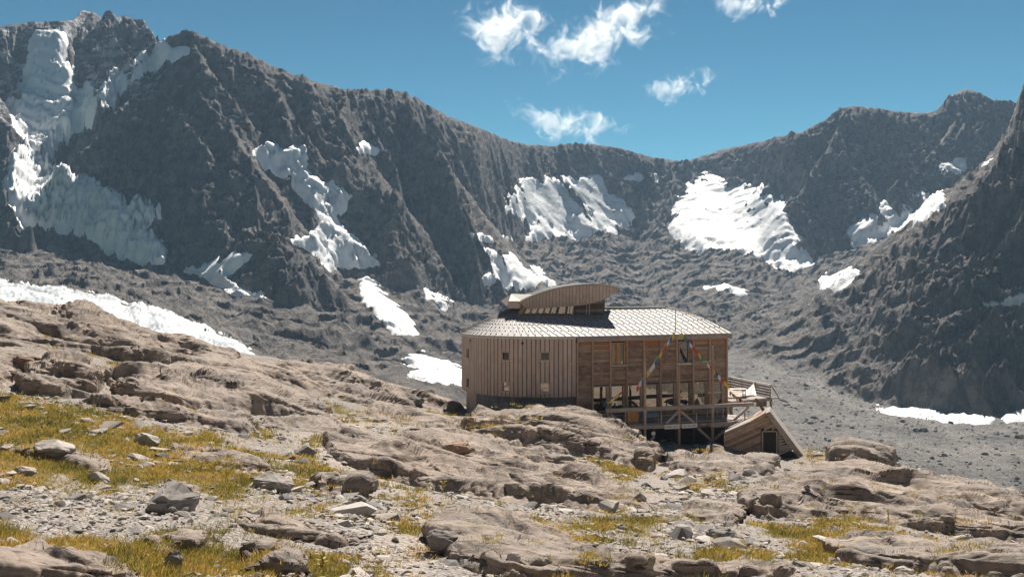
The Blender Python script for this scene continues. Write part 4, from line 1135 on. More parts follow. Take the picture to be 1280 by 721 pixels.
# --- roof: sheets from the eave outline to the spine
out_pts = [L(s, -0.30, 0) for s in np.arange(0.2, SEND + 0.15, 0.2)]
right = [L(SEND + 0.30, -0.25, 0), L(SEND + 0.35, 1.5, 0), L(SEND + 0.3, 3.5, 0), L(SEND + .1, 5.5, 0), L(SEND - 0.2, 7.5, 0), L(SEND - 0.8, 9.5, 0), L(SEND - 1.8, 11.6, 0), L(SEND - 3.2, 13.4, 0), L(SEND - 5.2, 14.6, 0), L(SEND - 7, 15, 0)]
backp = [L(s, 15.1, 0) for s in (7, 5, 3.4)] 
left = [p for p in reversed([inset(dense, i, -sgn * 0.16) for i in range(0, len(dense), 3)])]
outline = out_pts + right + backp + left
outline, olen = resample(outline + [outline[0]], 112)
outline = outline[:-1]
SP = [L(-1.6, 9.3, 0), L(1.5, 8.1, 0), L(5, 7.5, 0), L(13.0, 7.4, 0)]
spd, _ = resample(SP, 200)
def spine_of(p):
    q = p - A0; s = q.dot(E1)
    best = min(spd, key=lambda x: (x - p).length * 1.0 + abs((x - A0).dot(E1) - s) * 0.9)
    return best
PROF = [(0, 0), (0.12, 0.26), (0.36, 0.80), (0.55, 1.20), (0.75, 1.60), (0.9, 1.86), (1.0, 2.0)]
def prof(f): return float(np.interp(f, [a for a, _ in PROF], [b for _, b in PROF]))
spn = [spine_of(p) for p in outline]
spn = [(spn[i - 1] + spn[i] * 2 + spn[(i + 1) % len(spn)]) / 4 for i in range(len(spn))]
ribs = MB(); guards = MB()
NS = 9
NO = len(outline)
def rp(i, f, dz=0.0):
    a, b = outline[i % NO], spn[i % NO]
    p = a.lerp(b, f)
    w = min(1, max(0, ((a - A0).dot(E1) - 10.5) / 3.5))
    return Vector((p.x, p.y, ZE + prof(f) * (1 - w) + 2.0 * math.sin(f * math.pi / 2) * w + dz))
for i in range(NO):
    vs = []; fs = []
    for k in range(NS + 1):
        f = k / NS
        for j, dz in ((i, 0), (i + 1, 0), (i + 1, -0.09), (i, -0.09)): vs.append(rp(j, f, dz))
    for k in range(NS):
        o = 4 * k
        fs += [(o, o + 1, o + 5, o + 4), (o + 3, o + 2, o + 6, o + 7)[::-1], (o, o + 4, o + 7, o + 3), (o + 1, o + 2, o + 6, o + 5)]
    fs += [(0, 3, 2, 1), (4 * NS, 4 * NS + 1, 4 * NS + 2, 4 * NS + 3)]
    sheet = MB().add(vs, fs).build('roof_sheet', M_ROOF, hut)
    # standing seam along this sheet's edge
    vs = []; fs = []
    t = (outline[(i + 1) % NO] - outline[i]).normalized() * 0.022
    for k in range(NS + 1):
        f = k / NS
        vs += [rp(i, f, -0.01) - t, rp(i, f, 0.05) - t, rp(i, f, 0.05) + t, rp(i, f, -0.01) + t]
    for k in range(NS):
        o = 4 * k
        for a, b in ((0, 1), (1, 2), (2, 3)): fs.append((o + a, o + b, o + b + 4, o + a + 4))
    MB().add(vs, fs).build('seam', M_ROOF, sheet)
    if outline[i].y < 93 or True:
        for r in range(9):
            f = 0.05 + r * 0.105
            a = rp(i, f, 0.03).lerp(rp(i + 1, f, 0.03), 0.5 if r % 2 else 0.12)
            if (rp(i, f) - rp(i + 1, f)).length < 0.2: continue
            d = (rp(i, f + .02) - rp(i, f)).normalized()
            tt = (rp(i + 1, f) - rp(i, f)).normalized()
            nn = tt.cross(d).normalized()
            guards.box(a, tt * 0.05, d * 0.036, nn * 0.034)
guards.build('snow_guards', M_GUARD, hut, kind='stuff')
m = MB(); m.beam(L(6.6, 7.4, ZE + 2.09), L(13.0, 7.4, ZE + 2.09), 0.5, 0.10)
rc = m.build('ridge_cap', M_PALE, hut)
MB().beam(L(6.7, 7.2, ZE + 1.96), L(12.9, 7.2, ZE + 1.96), 0.14, 0.17).build('ridge_gap', M_GUARD, rc)
# fascia under the timber front's eave and thin edge round the rest
MB().beam(L(0.02, -0.22, -4.085), L(SEND + 0.2, -0.22, -4.085), 0.10, 0.35).build('fascia', M_BEAM, hut)
m = MB()
for i in range(0, len(dense) - 1, 2):
    a, b = inset(dense, i, -sgn * 0.09), inset(dense, min(i + 2, len(dense) - 1), -sgn * 0.09)
    m.beam(Vector((a.x, a.y, ZE - 0.14)), Vector((b.x, b.y, ZE - 0.14)), 0.07, 0.14)
m.build('eave_trim', M_PALE, hut)
MB().box(L(SEND / 2 + 3, 0.12, -4.275), E1 * (SEND / 2 - 3.2), EN * 0.3, up * 0.02).build('eave_board', M_PLANKR, hut)

# --- lantern on the roof: slanted clerestory under a curved timber shell
def W(px, py, d): return at(px, py, d)
cl = MB()
cy0, cy1 = 86.0, 86.8
fb = [W(643, 401.5, cy0), W(754.5, 401.5, cy1)]; ft = [W(658, 379, cy0 + 0.05), W(755, 374, cy1 + 0.05)]
bk = Vector((0.4, 3.2, 0))
cl.hexa([fb[0], fb[1], fb[1] + bk, fb[0] + bk + Vector((.8, 0, 0)), ft[0], ft[1], ft[1] + bk, ft[0] + bk])
lant = cl.build('lantern_wall', M_DARK, hut)
def lf(u, v, off=0.0):      # point on the clerestory front
    b = fb[0].lerp(fb[1], u); t = ft[0].lerp(ft[1], u)
    p = b.lerp(t, v); p.y -= off
    return p
for (u0, u1) in [(0.06, .125), (.135, .205), (.215, .285), (.295, .36), (.37, .44), (.46, .55), (.565, .64)]:
    sk = 0.02
    P = [lf(u0, .10, .0), lf(u1, .10, .0), lf(u1 - sk, .88, .0), lf(u0 - sk, .88, .0)]
    fr = MB()
    for a, b in zip(P, P[1:] + P[:1]): fr.beam(a - Vector((0, .03, 0)), b - Vector((0, .03, 0)), 0.09, 0.07, up=(0, 1, 0))
    fo_ = fr.build('lantern_window', M_POST if u0 < .3 else M_BLUEW, lant)
    MB().prism([p - Vector((0, 0.012, 0)) for p in P], (0, -0.008, 0)).build('pane', M_GLASS, fo_)
for u0 in (.585, .625, .785, .82):
    MB().beam(lf(u0 + .012, .12, .09), lf(u0 - .008, .97, .09), 0.055, 0.05).build('strut', M_PALE, lant)
for k in range(5):
    MB().beam(lf(.66, .12 + .19 * k, .02), lf(.99, .12 + .19 * k, .02), 0.03, 0.25).build('lantern_plank', M_DARK if k % 2 else M_BLUEW, lant)
MB().beam(W(644, 401, cy0 - .12), W(659, 378, cy0 - .05), 0.14, 0.3).build('slanted_post', M_POST, lant)
MB().beam(fb[0] + Vector((0, -.1, .02)), fb[1] + Vector((0, -.1, .02)), 0.12, 0.10).build('lantern_sill', M_BEAM, lant)
# shell: lens shaped front of vertical boards, curved metal top behind
TOP = [(649,378.2),(654.8,374.9),(661,371.8),(668,368.9),(676,366),(684,363.4),(693,361),(702.7,359),(715,357),(728,355.7),(738,355.2),(747.8,355.4),(757,356.3),(765,357.7),(770,359),(774.6,360.6)]
BOT = [(649,378.6),(658.8,386.8),(676,385.6),(694.7,384.2),(712,382.9),(729,381.3),(742,378.7),(754.5,374.9),(765,368.5),(774.6,361)]
tx, ty = zip(*TOP); bx_, by_ = zip(*BOT)
def sy(px): return 85.1 + (px - 650) / 125 * 0.9
shell = None
xs = np.linspace(649.4, 774.4, 31)
front = MB()
def strip(x0, x1, off, g=0.0):
    a, b = x0 + g, x1 - g
    t0, t1 = np.interp(a, tx, ty), np.interp(b, tx, ty); b0, b1 = np.interp(a, bx_, by_), np.interp(b, bx_, by_)
    P = [W(a, b0, sy(a)), W(b, b1, sy(b)), W(b, t1, sy(b)), W(a, t0, sy(a))]
    lean = 0.35
    for q, yy in ((P[0], b0), (P[1], b1)): q.y += lean * min(1, max(0, (yy - 360) / 26))
    return [q - Vector((0, off, 0)) for q in P]
for x0, x1 in zip(xs[:-1], xs[1:]): front.prism(strip(x0, x1, 0), (0, 0.12, 0))
shell = front.build('roof_shell', M_DARK, hut)
for x0, x1 in zip(xs[:-1], xs[1:]):
    MB().prism(strip(x0, x1, 0.02, 0.22), (0, -0.05 - random.uniform(0, .015), 0)).build('shell_board', M_CLAD, shell)
m = MB(); tp = [W(px, py, sy(px)) for px, py in TOP]
bo = Vector((-1.0, 4.2, 0.12))
vs = []; fs = []
n = len(tp)
for q in tp: vs.append(q + Vector((0, -.14, 0.05)))
for i, q in enumerate(tp): vs.append(q + bo * 0.5 + Vector((0, 0, 0.05)))
for i, q in enumerate(tp): vs.append(q + bo + Vector((0.9 * i / n, 0, -0.45 * (i / n))))
for r in range(2):
    for i in range(n - 1): fs.append((r * n + i, r * n + i + 1, (r + 1) * n + i + 1, (r + 1) * n + i))
o0 = len(vs); vs2 = [v - Vector((0, 0, 0.12)) for v in vs]
fs2 = [tuple(o0 + k for k in reversed(f)) for f in fs]
rim = []
for i in range(n - 1): rim += [(i + 1, i, o0 + i, o0 + i + 1), (2 * n + i, 2 * n + i + 1, o0 + 2 * n + i + 1, o0 + 2 * n + i)]
for r in range(2): rim += [(r * n, (r + 1) * n, o0 + (r + 1) * n, o0 + r * n), ((r + 1) * n + n - 1, r * n + n - 1, o0 + r * n + n - 1, o0 + (r + 1) * n + n - 1)]
MB().add(vs + vs2, fs + fs2 + rim).build('shell_roof', M_ROOFD, shell)
m = MB()
for a, b in zip(tp[:-1], tp[1:]): m.beam(a + Vector((0, -.16, 0.02)), b + Vector((0, -.16, 0.02)), 0.08, 0.10)
m.build('shell_rim', M_PALE, shell)
MB().hexa([W(635, 385, 85.4), W(650.5, 385.2, 85.15), W(652, 385.2, 86.8), W(636, 385, 87.4), W(635, 376.8, 85.4), W(650.5, 377, 85.15), W(652, 377, 86.8), W(636, 376.8, 87.4)]).build('shell_end', M_CLAD, shell)
MB().add([W(635, 384.5, 85.42), W(625.8, 376, 86.4), W(639, 367.6, 87.4), W(652, 377, 85.5), W(634, 385, 88.8), W(627, 376.5, 89.8), W(640, 368, 90.2), W(655, 377, 88.8)],
         [(0, 1, 2, 3), (4, 7, 6, 5), (0, 4, 5, 1), (1, 5, 6, 2), (2, 6, 7, 3), (3, 7, 4, 0)]).build('shell_facet', M_DARK, shell)
MB().add([W(639, 367.4, 87.45), W(668, 368.6, 85.4), W(651, 376.4, 85.25), W(636, 376.3, 85.5), W(640, 367.2, 87.5), W(668, 368.3, 85.5), W(651, 376.0, 85.3), W(636, 376.0, 85.6)],
         [(0, 1, 2, 3), (4, 7, 6, 5), (0, 4, 5, 1), (1, 5, 6, 2), (2, 6, 7, 3), (3, 7, 4, 0)]).build('shell_sunlit_edge', M_PALE, shell)  # pale sheet painted as the sunlit edge of the shell top
# mast at the front eave
ms_ = s_at(847.5)
pm = L(ms_, 0.4, 0)
MB().tube([Vector((pm.x, pm.y, ZE - 0.1)), Vector((pm.x, pm.y, (HY - 386.5) / F * pm.y))], 0.03, 6).build('mast', M_METAL, hut)

# ------------------------------------------------------------------ deck in front of the timber wall
RL, RR = at(757, HY, 77.5), at(941, HY, 81.9)
def rail(px):
    k = (px - 640) / F; d = RR - RL
    t = (k * RL.y - RL.x) / (d.x - k * d.y)
    return RL + d * t
def rz(px, py):
    p = rail(px); return Vector((p.x, p.y, (HY - py) / F * p.y))
RD = (RR - RL).normalized(); RN = Vector((-RD.y, RD.x, 0))
deck = empty('timber_deck', Vector((rail(850).x, rail(850).y, -14)))
tag(deck, 'weathered timber deck on posts with truss railing along the front of the hut', 'deck')
ft_ = -RN
fl = MB()
for k in range(13):     # floor boards along the deck
    t = 0.12 + k * 0.235
    a = rail(757) + RN * t; b = rail(941) + RN * t
    MB().box(Vector(((a.x + b.x) / 2, (a.y + b.y) / 2, -10.62 + random.uniform(-.006, .006))), (b - a) / 2, RN * 0.112, up * 0.03).build('floor_board', M_BEAM, deck)
a, b = rz(757, 513.6), rz(941, 505.2)
tb = MB().beam(a, b, 0.16, 0.26).build('top_rail', M_BEAM, deck)
a2, b2 = rz(757, 511.3) + RN * -0.02, rz(941, 503.0) + RN * -0.02
MB().beam(a2, b2, 0.26, 0.05).build('rail_cap', M_BEAM, deck)
MB().beam(rz(762, 535.2), rz(889, 530.2), 0.18, 0.30).build('floor_beam', M_BEAM, deck)
MB().beam(rz(887, 530.6) - RN * 0.16, rz(941, 527.7) - RN * 0.16, 0.14, 0.40).build('floor_beam', M_BEAM, deck)
for px, pt, pb in ((806.3, 453.5, 566), (849, 454.5, 566), (891, 433, 562)):
    MB().tube([rz(px, pb + 12) + RN * .02, rz(px, (pt + pb) / 2) + RN * .02, rz(px, pt) + RN * .02], 0.125, 10, 0.095).build('round_post', M_POST, deck, smooth=False)
MB().tube([rz(806.3, 453.5) , rz(805.6, 434)], 0.045, 6).build('post_extension', M_POST, deck)
MB().beam(rz(878, 452.3), rz(895, 451.8), 0.08, 0.07).build('cross_arm', M_BEAM, deck)
MB().beam(rz(846, 455.2), rz(866, 455.0), 0.05, 0.05).build('cross_arm', M_BEAM, deck)
MB().beam(rz(884, 491), rz(902, 490.4), 0.06, 0.06).build('cross_arm', M_BEAM, deck)
for px in (760, 782, 826.5, 870.5, 931):
    MB().beam(rz(px, 515), rz(px, 533 if px < 900 else 526), 0.09, 0.09).build('baluster', M_BEAM, deck)
for (x0, y0, x1, y1) in ((763, 518, 779, 530.5), (847.5, 514, 832.5, 529), (851, 514, 867.5, 528), (936, 508, 917.5, 524.5), (784, 538, 801, 555), (818, 545, 807.5, 556), (872.5, 535, 890, 551), (909, 534, 893, 549)):
    MB().beam(rz(x0, y0), rz(x1, y1), 0.13, 0.19).build('brace', M_BEAM, deck)
MB().beam(rz(909.5, 534), rz(909.5, 562), 0.12, 0.12).build('short_post', M_BEAM, deck)
for px in (772, 800, 835, 862, 885):
    p = rail(px) + RN * 2.3
    MB().tube([Vector((p.x, p.y, -14.2)), Vector((p.x, p.y, -10.7))], 0.11, 7).build('rear_post', M_DARK, deck)
MB().box(L(6.8, 0.55, -12.6), E1 * 7.6, EN * 0.15, up * 2.0).build('cellar_wall', M_BLUEW, hut)

def lettering(pos, width, height, n, mat, parent, seed):
    """a line of small raised strokes, as little of the lettering as the photograph shows"""
    r = random.Random(seed); m = MB(); x = -width / 2; pos = Vector(pos)
    for k in range(n):
        w = width / n
        if r.random() > .12:
            c = pos + RD * (x + w / 2)
            m.box(c - RD * w * .28, RD * w * .09, RN * .004, up * height * .5)
            if r.random() < .6: m.box(c + up * height * r.choice((-.42, 0, .42)), RD * w * .2, RN * .004, up * height * .09)
            if r.random() < .5: m.box(c + RD * w * .28, RD * w * .08, RN * .004, up * height * r.uniform(.3, .5))
        x += w
    return m.build('lettering', mat, parent)
for x0, x1, y0, y1, tx_, lab in ((829.5, 848, 530.3, 536, 'x' * 9, 'white board with dark lettering left of the middle deck post'), (851.5, 870, 529.3, 534.8, 'x' * 10, 'white board with dark lettering right of the middle deck post')):
    a, b = rz(x0, (y0 + y1) / 2) - RN * 0.15, rz(x1, (y0 + y1) / 2 - .9) - RN * 0.15
    sg = MB().beam(a, b, 0.04, 0.345).build('sign_board', M_WHITE)
    tag(sg, lab, 'sign')
    lettering((a + b) / 2 - RN * 0.026, (b - a).length * .8, .13, len(tx_), M_INK, sg, len(tx_))
a, b = rz(872, 530.2) - RN * 0.15, rz(884.5, 529.6) - RN * 0.15
sg = MB().beam(a, b, 0.04, 0.30).build('sign_board', M_DARK)
tag(sg, 'small dark board with pale lettering on the deck beam', 'sign')
lettering((a + b) / 2 - RN * 0.026, (b - a).length * .7, .12, 5, M_WHITE, sg, 3)
p = rz(814.5, 541) - RN * 0.30
m = MB().tube([p + RN * 0.03, p - RN * 0.03], 0.17, 16); ds = m.build('round_plaque', M_WHITE)
tag(ds, 'round white plaque hanging under the deck beam beside a round post', 'plaque')
# things standing on the deck
def boards_box(px0, px1, z0, h, t, dep, mat, name, lab, cat, nsl=5):
    a, b = rail(px0) + RN * t, rail(px1) + RN * t
    e = (b - a); c = empty(name, Vector(((a.x + b.x) / 2, (a.y + b.y) / 2, z0)))
    tag(c, lab, cat)
    for k in range(nsl):
        q = a + e * ((k + .5) / nsl)
        MB().box(Vector((q.x, q.y, z0 + h / 2)), e / nsl * 0.46, RN * 0.02, up * h / 2).build('slat', mat, c)
    for zz in (z0 + 0.08, z0 + h - 0.08):
        MB().beam(Vector((a.x, a.y, zz)) + RN * .05, Vector((b.x, b.y, zz)) + RN * .05, .05, .08).build('crossbar', mat, c)
    for q in (a, b):
        MB().box(Vector((q.x, q.y, z0 + h / 2)) + RN * dep / 2, RD * .03, RN * dep / 2, up * (h / 2 - .02)).build('end_panel', mat, c)
    return c
boards_box(790, 803, -10.585, 0.95, 0.7, 0.5, M_ORANGE, 'wooden_crate', 'orange brown slatted crate on the deck behind the railing', 'crate')
def table(px0, px1, t, lab, h=0.72, dep=0.9):
    a, b = rail(px0) + RN * t, rail(px1) + RN * t
    c = empty('covered_table', Vector(((a.x + b.x) / 2, (a.y + b.y) / 2, -10.585))); tag(c, lab, 'table', None)
    m = MB(); nx, ny = 10, 5; vs = []; fs = []
    e = b - a
    for i in range(nx + 1):
        for j in range(ny + 1):
            q = a + e * (i / nx) + RN * (dep * j / ny)
            sag = 0.05 * math.sin(i * 1.7 + j) - (0.30 if i in (0, nx) or j in (0, ny) else 0)
            vs.append(Vector((q.x, q.y, -10.585 + h + sag)))
    for i in range(nx):
        for j in range(ny):
            o = i * (ny + 1) + j; fs.append((o, o + ny + 1, o + ny + 2, o + 1))
    cv = MB().add(vs, fs).build('cover', M_TARP, c, smooth=True)
    for i in (0.12, .88):
        for j in (.15, .85):
            q = a + e * i + RN * dep * j
            MB().box(Vector((q.x, q.y, -10.585 + h / 2 - .05)), RD * .035, RN * .035, up * (h / 2 - .05)).build('leg', M_POST, c)
table(808, 831, 0.6, 'low table under a pale blue grey cover behind the left deck railing')
table(889, 915, 0.8, 'wide table under a dark blue grey cover at the right end of the deck', 0.95, 1.3)

# ------------------------------------------------------------------ A-frame shed at the right end of the deck
shed = empty('lean_to_shed', at(955, 575, 79.5)); tag(shed, 'low triangular plank shed with a dark doorway beside the deck', 'shed')
SDp = 78.6
def S(px, py, dd=0.0): return at(px, py, SDp + dd)
dback = Vector((0.9, 3.4, 0))
# front planks running parallel to the left roof slope
x_at = lambda py: 961 + (py - 517) * (1003 - 961) / (577 - 517)
pl = []
edge_l = lambda px: np.interp(px, [905, 938, 960], [541, 527.5, 517])
for k in range(15):
    o0_, o1_ = k * 3.9, k * 3.9 + 3.55
    poly = []
    xsx = np.linspace(905, 1003, 50)
    upp, low = [], []
    for x in xsx:
        y0 = 541 + (x - 905) * (-24 / 55.) + o0_; y1 = y0 + 3.55 if True else 0
        top_lim = edge_l(x) if x <= 960.5 else 517 + (x - 961) * 60 / 42
        a_ = max(y0, top_lim); b_ = min(y1, 578)
        if b_ - a_ > 0.25: upp.append((x, a_)); low.append((x, b_))
    # leave the doorway free
    runs = []; cur = []
    for q, w_ in zip(upp, low):
        blocked = 952.5 < q[0] < 971.5 and w_[1] > 538.5
        if blocked:
            if len(cur) > 1: runs.append(cur)
            cur = []
        else: cur.append((q, w_))
    if len(cur) > 1: runs.append(cur)
    for r in runs:
        r = [r[0]] + r[1:-1:6] + [r[-1]]
        P = [S(*q[1]) for q in r] + [S(*q[0]) for q in reversed(r)]
        MB().prism(P, (0, 0.05 + random.uniform(0, .02), 0)).build('plank', M_BEAM if r[0][0][0] > 968 else M_PLANK, shed)  # paler wood right of the door stands in for sunlight there
MB().prism([S(906, 578, .1), S(1000, 578, .1), S(961, 520, .1), S(938, 530, .1), S(906, 543, .1)], (0, 0.06, 0)).build('inner_wall', M_INNER, shed)
fr = MB().beam(S(953, 538.5, -.03), S(953, 568, -.03), .10, .10)
fr.beam(S(971, 538.5, -.03), S(971, 568, -.03), .10, .10); fr.beam(S(953.8, 538.8, -.03), S(970.2, 538.8, -.03), .10, .10)
dr = fr.build('door_frame', M_BEAM, shed)
MB().box(S(962, 553, .06), (0.5, 0, 0), (0, .02, 0), (0, 0, 0.88)).build('door', M_INNER, dr)
rr = MB().hexa([S(1002.5, 578.5, -.3), S(1009.5, 576.5, -.3), S(1009.5, 576.5, -.3) + dback, S(1002.5, 578.5, -.3) + dback, S(957, 516.5, -.3), S(962.5, 514, -.3), S(962.5, 514, -.3) + dback, S(957, 516.5, -.3) + dback])
rr.build('steep_roof_plank', M_BEAM, shed)
m = MB().hexa([S(906, 542.5, -.3), S(937.5, 529.5, -.3), S(937.5, 529.5, -.3) + dback, S(906, 542.5, -.3) + dback, S(906, 540, -.3), S(937.5, 526.5, -.3), S(937.5, 526.5, -.3) + dback, S(906, 540, -.3) + dback])
m.build('low_roof_plank', M_BEAM, shed)
m = MB().hexa([S(936.5, 530.5, -.34), S(958, 518.5, -.34), S(958, 518.5, -.3) + dback, S(936.5, 530.5, -.3) + dback, S(936.5, 527.3, -.34), S(957, 515.2, -.34), S(957, 515.2, -.3) + dback, S(936.5, 527.3, -.3) + dback])
m.build('upper_roof_plank', M_PLANK, shed)
lp = MB().prism([at(943.5, 498, 80.5), at(946, 497.5, 80.5), at(957.5, 513.5, 80.5), at(953.5, 514.5, 80.5)], (0, .12, 0)).build('leaning_plank', M_DARK)
tag(lp, 'dark narrow plank leaning against the shed apex from the terrace', 'plank')

# ------------------------------------------------------------------ terrace at the right end of the hut
ter = empty('side_terrace', Vector((20, 90, -13))); tag(ter, 'raised timber terrace with netted railing at the right end of the hut', 'terrace')
TZ = -9.56
c0, c1, c2, c3 = Vector((18.6, 85.2, TZ)), Vector((22.75, 88.3, TZ)), Vector((20.9, 96.6, TZ)), Vector((14.0, 96.0, TZ))
for k in range(18):
    f0, f1 = k / 18, (k + .93) / 18
    P = [c0.lerp(c3, f0), c1.lerp(c2, f0), c1.lerp(c2, f1), c0.lerp(c3, f1)]
    MB().prism(P, (0, 0, -.06)).build('floor_board', M_BEAM, ter)
MB().beam(c0 + Vector((0, -.03, -.17)), c1 + Vector((0, -.03, -.17)), .12, .24).build('edge_beam', M_BEAM, ter)
MB().beam(c1 + Vector((.06, 0, -.17)), c2 + Vector((.06, 0, -.17)), .12, .24).build('edge_beam', M_BEAM, ter)
for f in (0.02, .35, .68, .98):
    p = c1.lerp(c2, f); MB().beam(p + Vector((0, 0, 0)), p + Vector((0, 0, 1.08)), .09, .09).build('rail_post', M_PALE if f < .1 else M_BEAM, ter)
MB().beam(c1 + up * 1.10, c2 + up * 1.10, .12, .07).build('handrail', M_PALE, ter)
MB().beam(c2 + up * 1.10, c3 + up * 1.10, .12, .07).build('handrail', M_PALE, ter)
for k in range(4): MB().beam(c1 + up * (.15 + .24 * k), c2 + up * (.15 + .24 * k), .02, .15).build('rail_slat', M_NET, ter)
for k in range(4): MB().beam(c2 + up * (.15 + .24 * k), c3 + up * (.15 + .24 * k), .02, .15).build('rail_slat', M_NET, ter)
MB().beam(c1 + up * 1.08, Vector((23.45, 88.3, TZ)), .08, .08).build('brace', M_BEAM, ter)
MB().beam(c1 + up * -.06, Vector((23.5, 88.3, TZ - .06)), .3, .10).build('edge_plate', M_BEAM, ter)
MB().box(Vector((22.0, 88.6, TZ - .55)), (.45, 0, 0), (0, .06, 0), (0, 0, .28)).build('skirt_board', M_PLANK, ter)
for q in (c0, c1, c2):
    MB().tube([q + up * -.2, q + up * -4.5], .12, 7).build('support_post', M_BEAM, ter)
# table and benches on the terrace, awning, and coloured cloths
tb_ = empty('picnic_table', Vector((19.6, 88.4, TZ))); tag(tb_, 'pale plank picnic table on the side terrace', 'table')
for k in range(4): MB().box(Vector((19.6, 88.0 + k * .22, TZ + .74)), (1.0, 0, 0), (0, .10, 0), (0, 0, .02)).build('tabletop_plank', M_PALE, tb_)
for sx in (-.8, .8):
    for sy_ in (-.1, .75): MB().box(Vector((19.6 + sx, 88.0 + sy_, TZ + .36)), (.05, 0, 0), (0, .05, 0), (0, 0, .36)).build('leg', M_BEAM, tb_)
for sy_ in (-.55, 1.2): MB().box(Vector((19.6, 88.0 + sy_, TZ + .44)), (1.0, 0, 0), (0, .13, 0), (0, 0, .02)).build('bench_plank', M_PALE, tb_)
ap, l0, r0 = at(942, 479, 91), at(914, 491.5, 88), at(946, 494, 89)
vs = []; fs = []; nn_ = 9
for i in range(nn_ + 1):
    for j in range(nn_ + 1):
        f = i / nn_; g = j / nn_
        lo = l0.lerp(r0, g); q = lo.lerp(ap, f)
        sagz = -1.1 * f * (1 - f) * (1 - g) * 1.2
        vs.append(q + Vector((0, .35 * math.sin(g * 9) * (1 - f), sagz)))
for i in range(nn_):
    for j in range(nn_):
        o = i * (nn_ + 1) + j; fs.append((o, o + 1, o + nn_ + 2, o + nn_ + 1))
aw = MB().add(vs, fs).build('cloth_awning', M_WHITE, smooth=True); tag(aw, 'peaked white cloth awning over the side terrace', 'awning')

# ------------------------------------------------------------------ strings of prayer flags
def flag_string(p0, p1, sag, n, lab, seq, size=(.30, .30)):
    st = empty('prayer_flag_string', p0); tag(st, lab, 'flag string')
    def pt(f):
        q = p0.lerp(p1, f); q.z -= sag * 4 * f * (1 - f); return q
    MB().tube([pt(i / 24) for i in range(25)], .012, 4).build('cord', M_CORD, st)
    for k in range(n):
        f0 = 0.07 + k * 0.90 / n; f1 = f0 + 0.96 * 0.9 / n
        a, b = pt(f0), pt(f1)
        h = size[1] * random.uniform(.85, 1.15); sw = Vector((random.uniform(-.05, .05), random.uniform(-.12, .05), 0))
        vs = []
        for i in range(4):
            for j in range(4):
                q = a.lerp(b, i / 3) + Vector((0, 0, -h * j / 3)) + sw * (j / 3) + Vector((0, .03 * math.sin(i * 2.2 + k), 0)) * (j / 3)
                vs.append(q)
        MB().add(vs, [(i * 4 + j, (i + 1) * 4 + j, (i + 1) * 4 + j + 1, i * 4 + j + 1) for i in range(3) for j in range(3)]).build('flag', FLAGC[seq[k % len(seq)]], st, smooth=True)
    return st
top = Vector((pm.x, pm.y - .9, (HY - 408.5) / F * (pm.y - .9)))
flag_string(top, rz(792, 486) + RN * -.2, .15, 15, 'prayer flag string slanting from the eave down to the left', [4, 0, 1, 2, 2, 4, 3, 0, 1, 1, 4, 0, 0, 1, 2], (.3, .38))
flag_string(top, at(914, 484, 83.5), .15, 17, 'prayer flag string slanting from the eave down to the right corner', [4, 3, 0, 1, 2, 2, 4, 3, 3, 1, 2, 4, 0, 1, 2, 4, 4], (.3, .36))
flag_string(at(910.5, 487, 85), at(936, 503, 82.5), .12, 9, 'low string of prayer flags hanging beside the hut corner', [4, 2, 1, 4, 0, 2, 1, 0, 3], (.25, .3))
flag_string(rz(783, 487) - RN * -.4, rz(760, 508) - RN * -1.0, .05, 5, 'short string of faded prayer flags before the ground floor windows', [2, 4, 1, 4, 0], (.25, .25))
# ------------------------------------------------------------------ boulders, loose stones, grass, plants
TPY = HY - F * NZtop / NY
tel = NZtop / NY
TVIS = tel >= np.maximum.accumulate(tel, axis=1) - 0.010
def surf(px, py):
    """visible surface point of the near hillside nearest to a photo pixel"""
    d = (NPX - px) ** 2 + (TPY - py) ** 2 + np.where(TVIS, 0, 1e6)
    i = np.unravel_index(np.argmin(d), d.shape)
    return Vector((NX[i], NY[i], NZtop[i]))

def mat_stone(name, a, b, c, lich=0.0):
    k = NT(name)
    p = k.coord('Position')
    oi = k.n('ShaderNodeObjectInfo').outputs['Random']
    vr = k.attr('tone')
    t = k.math('FRACT', k.math('ADD', oi, vr))
    base = k.ramp(t, [(0.0, a), (0.5, b), (1.0, c)])
    n1 = k.noise(p, 7, 7, 0.72)
    col = k.mix(k.ramp(n1, [(0.35, 0.0), (0.7, 0.7)]), base, tuple(x * 0.55 for x in b))
    n2 = k.ramp(k.noise(p, 2.5, 6, 0.7), [(0.55, 0.0), (0.7, 0.6)])
    col = k.mix(n2, col, tuple(min(.6, x * 1.35) for x in c))
    if lich: col = k.mix(k.ramp(k.noise(p, 4, 6, 0.75), [(0.56, 0.0), (0.62, lich)]), col, (0.45, 0.38, 0.09))
    return k.set(col, 0.88, k.bump(n1, 0.5, 0.03), spec=0.2)
M_STONE = mat_stone('loose_stone', (0.29, 0.258, 0.232), (0.40, 0.358, 0.32), (0.55, 0.50, 0.45))
M_BOULD = mat_stone('boulder_grey', (0.24, 0.225, 0.215), (0.30, 0.275, 0.255), (0.36, 0.325, 0.295))
M_BPALE = mat_stone('boulder_pale', (0.42, 0.385, 0.355), (0.47, 0.43, 0.395), (0.52, 0.475, 0.43))
M_BBROWN = mat_stone('boulder_brown', (0.27, 0.18, 0.13), (0.32, 0.215, 0.155), (0.36, 0.25, 0.18))

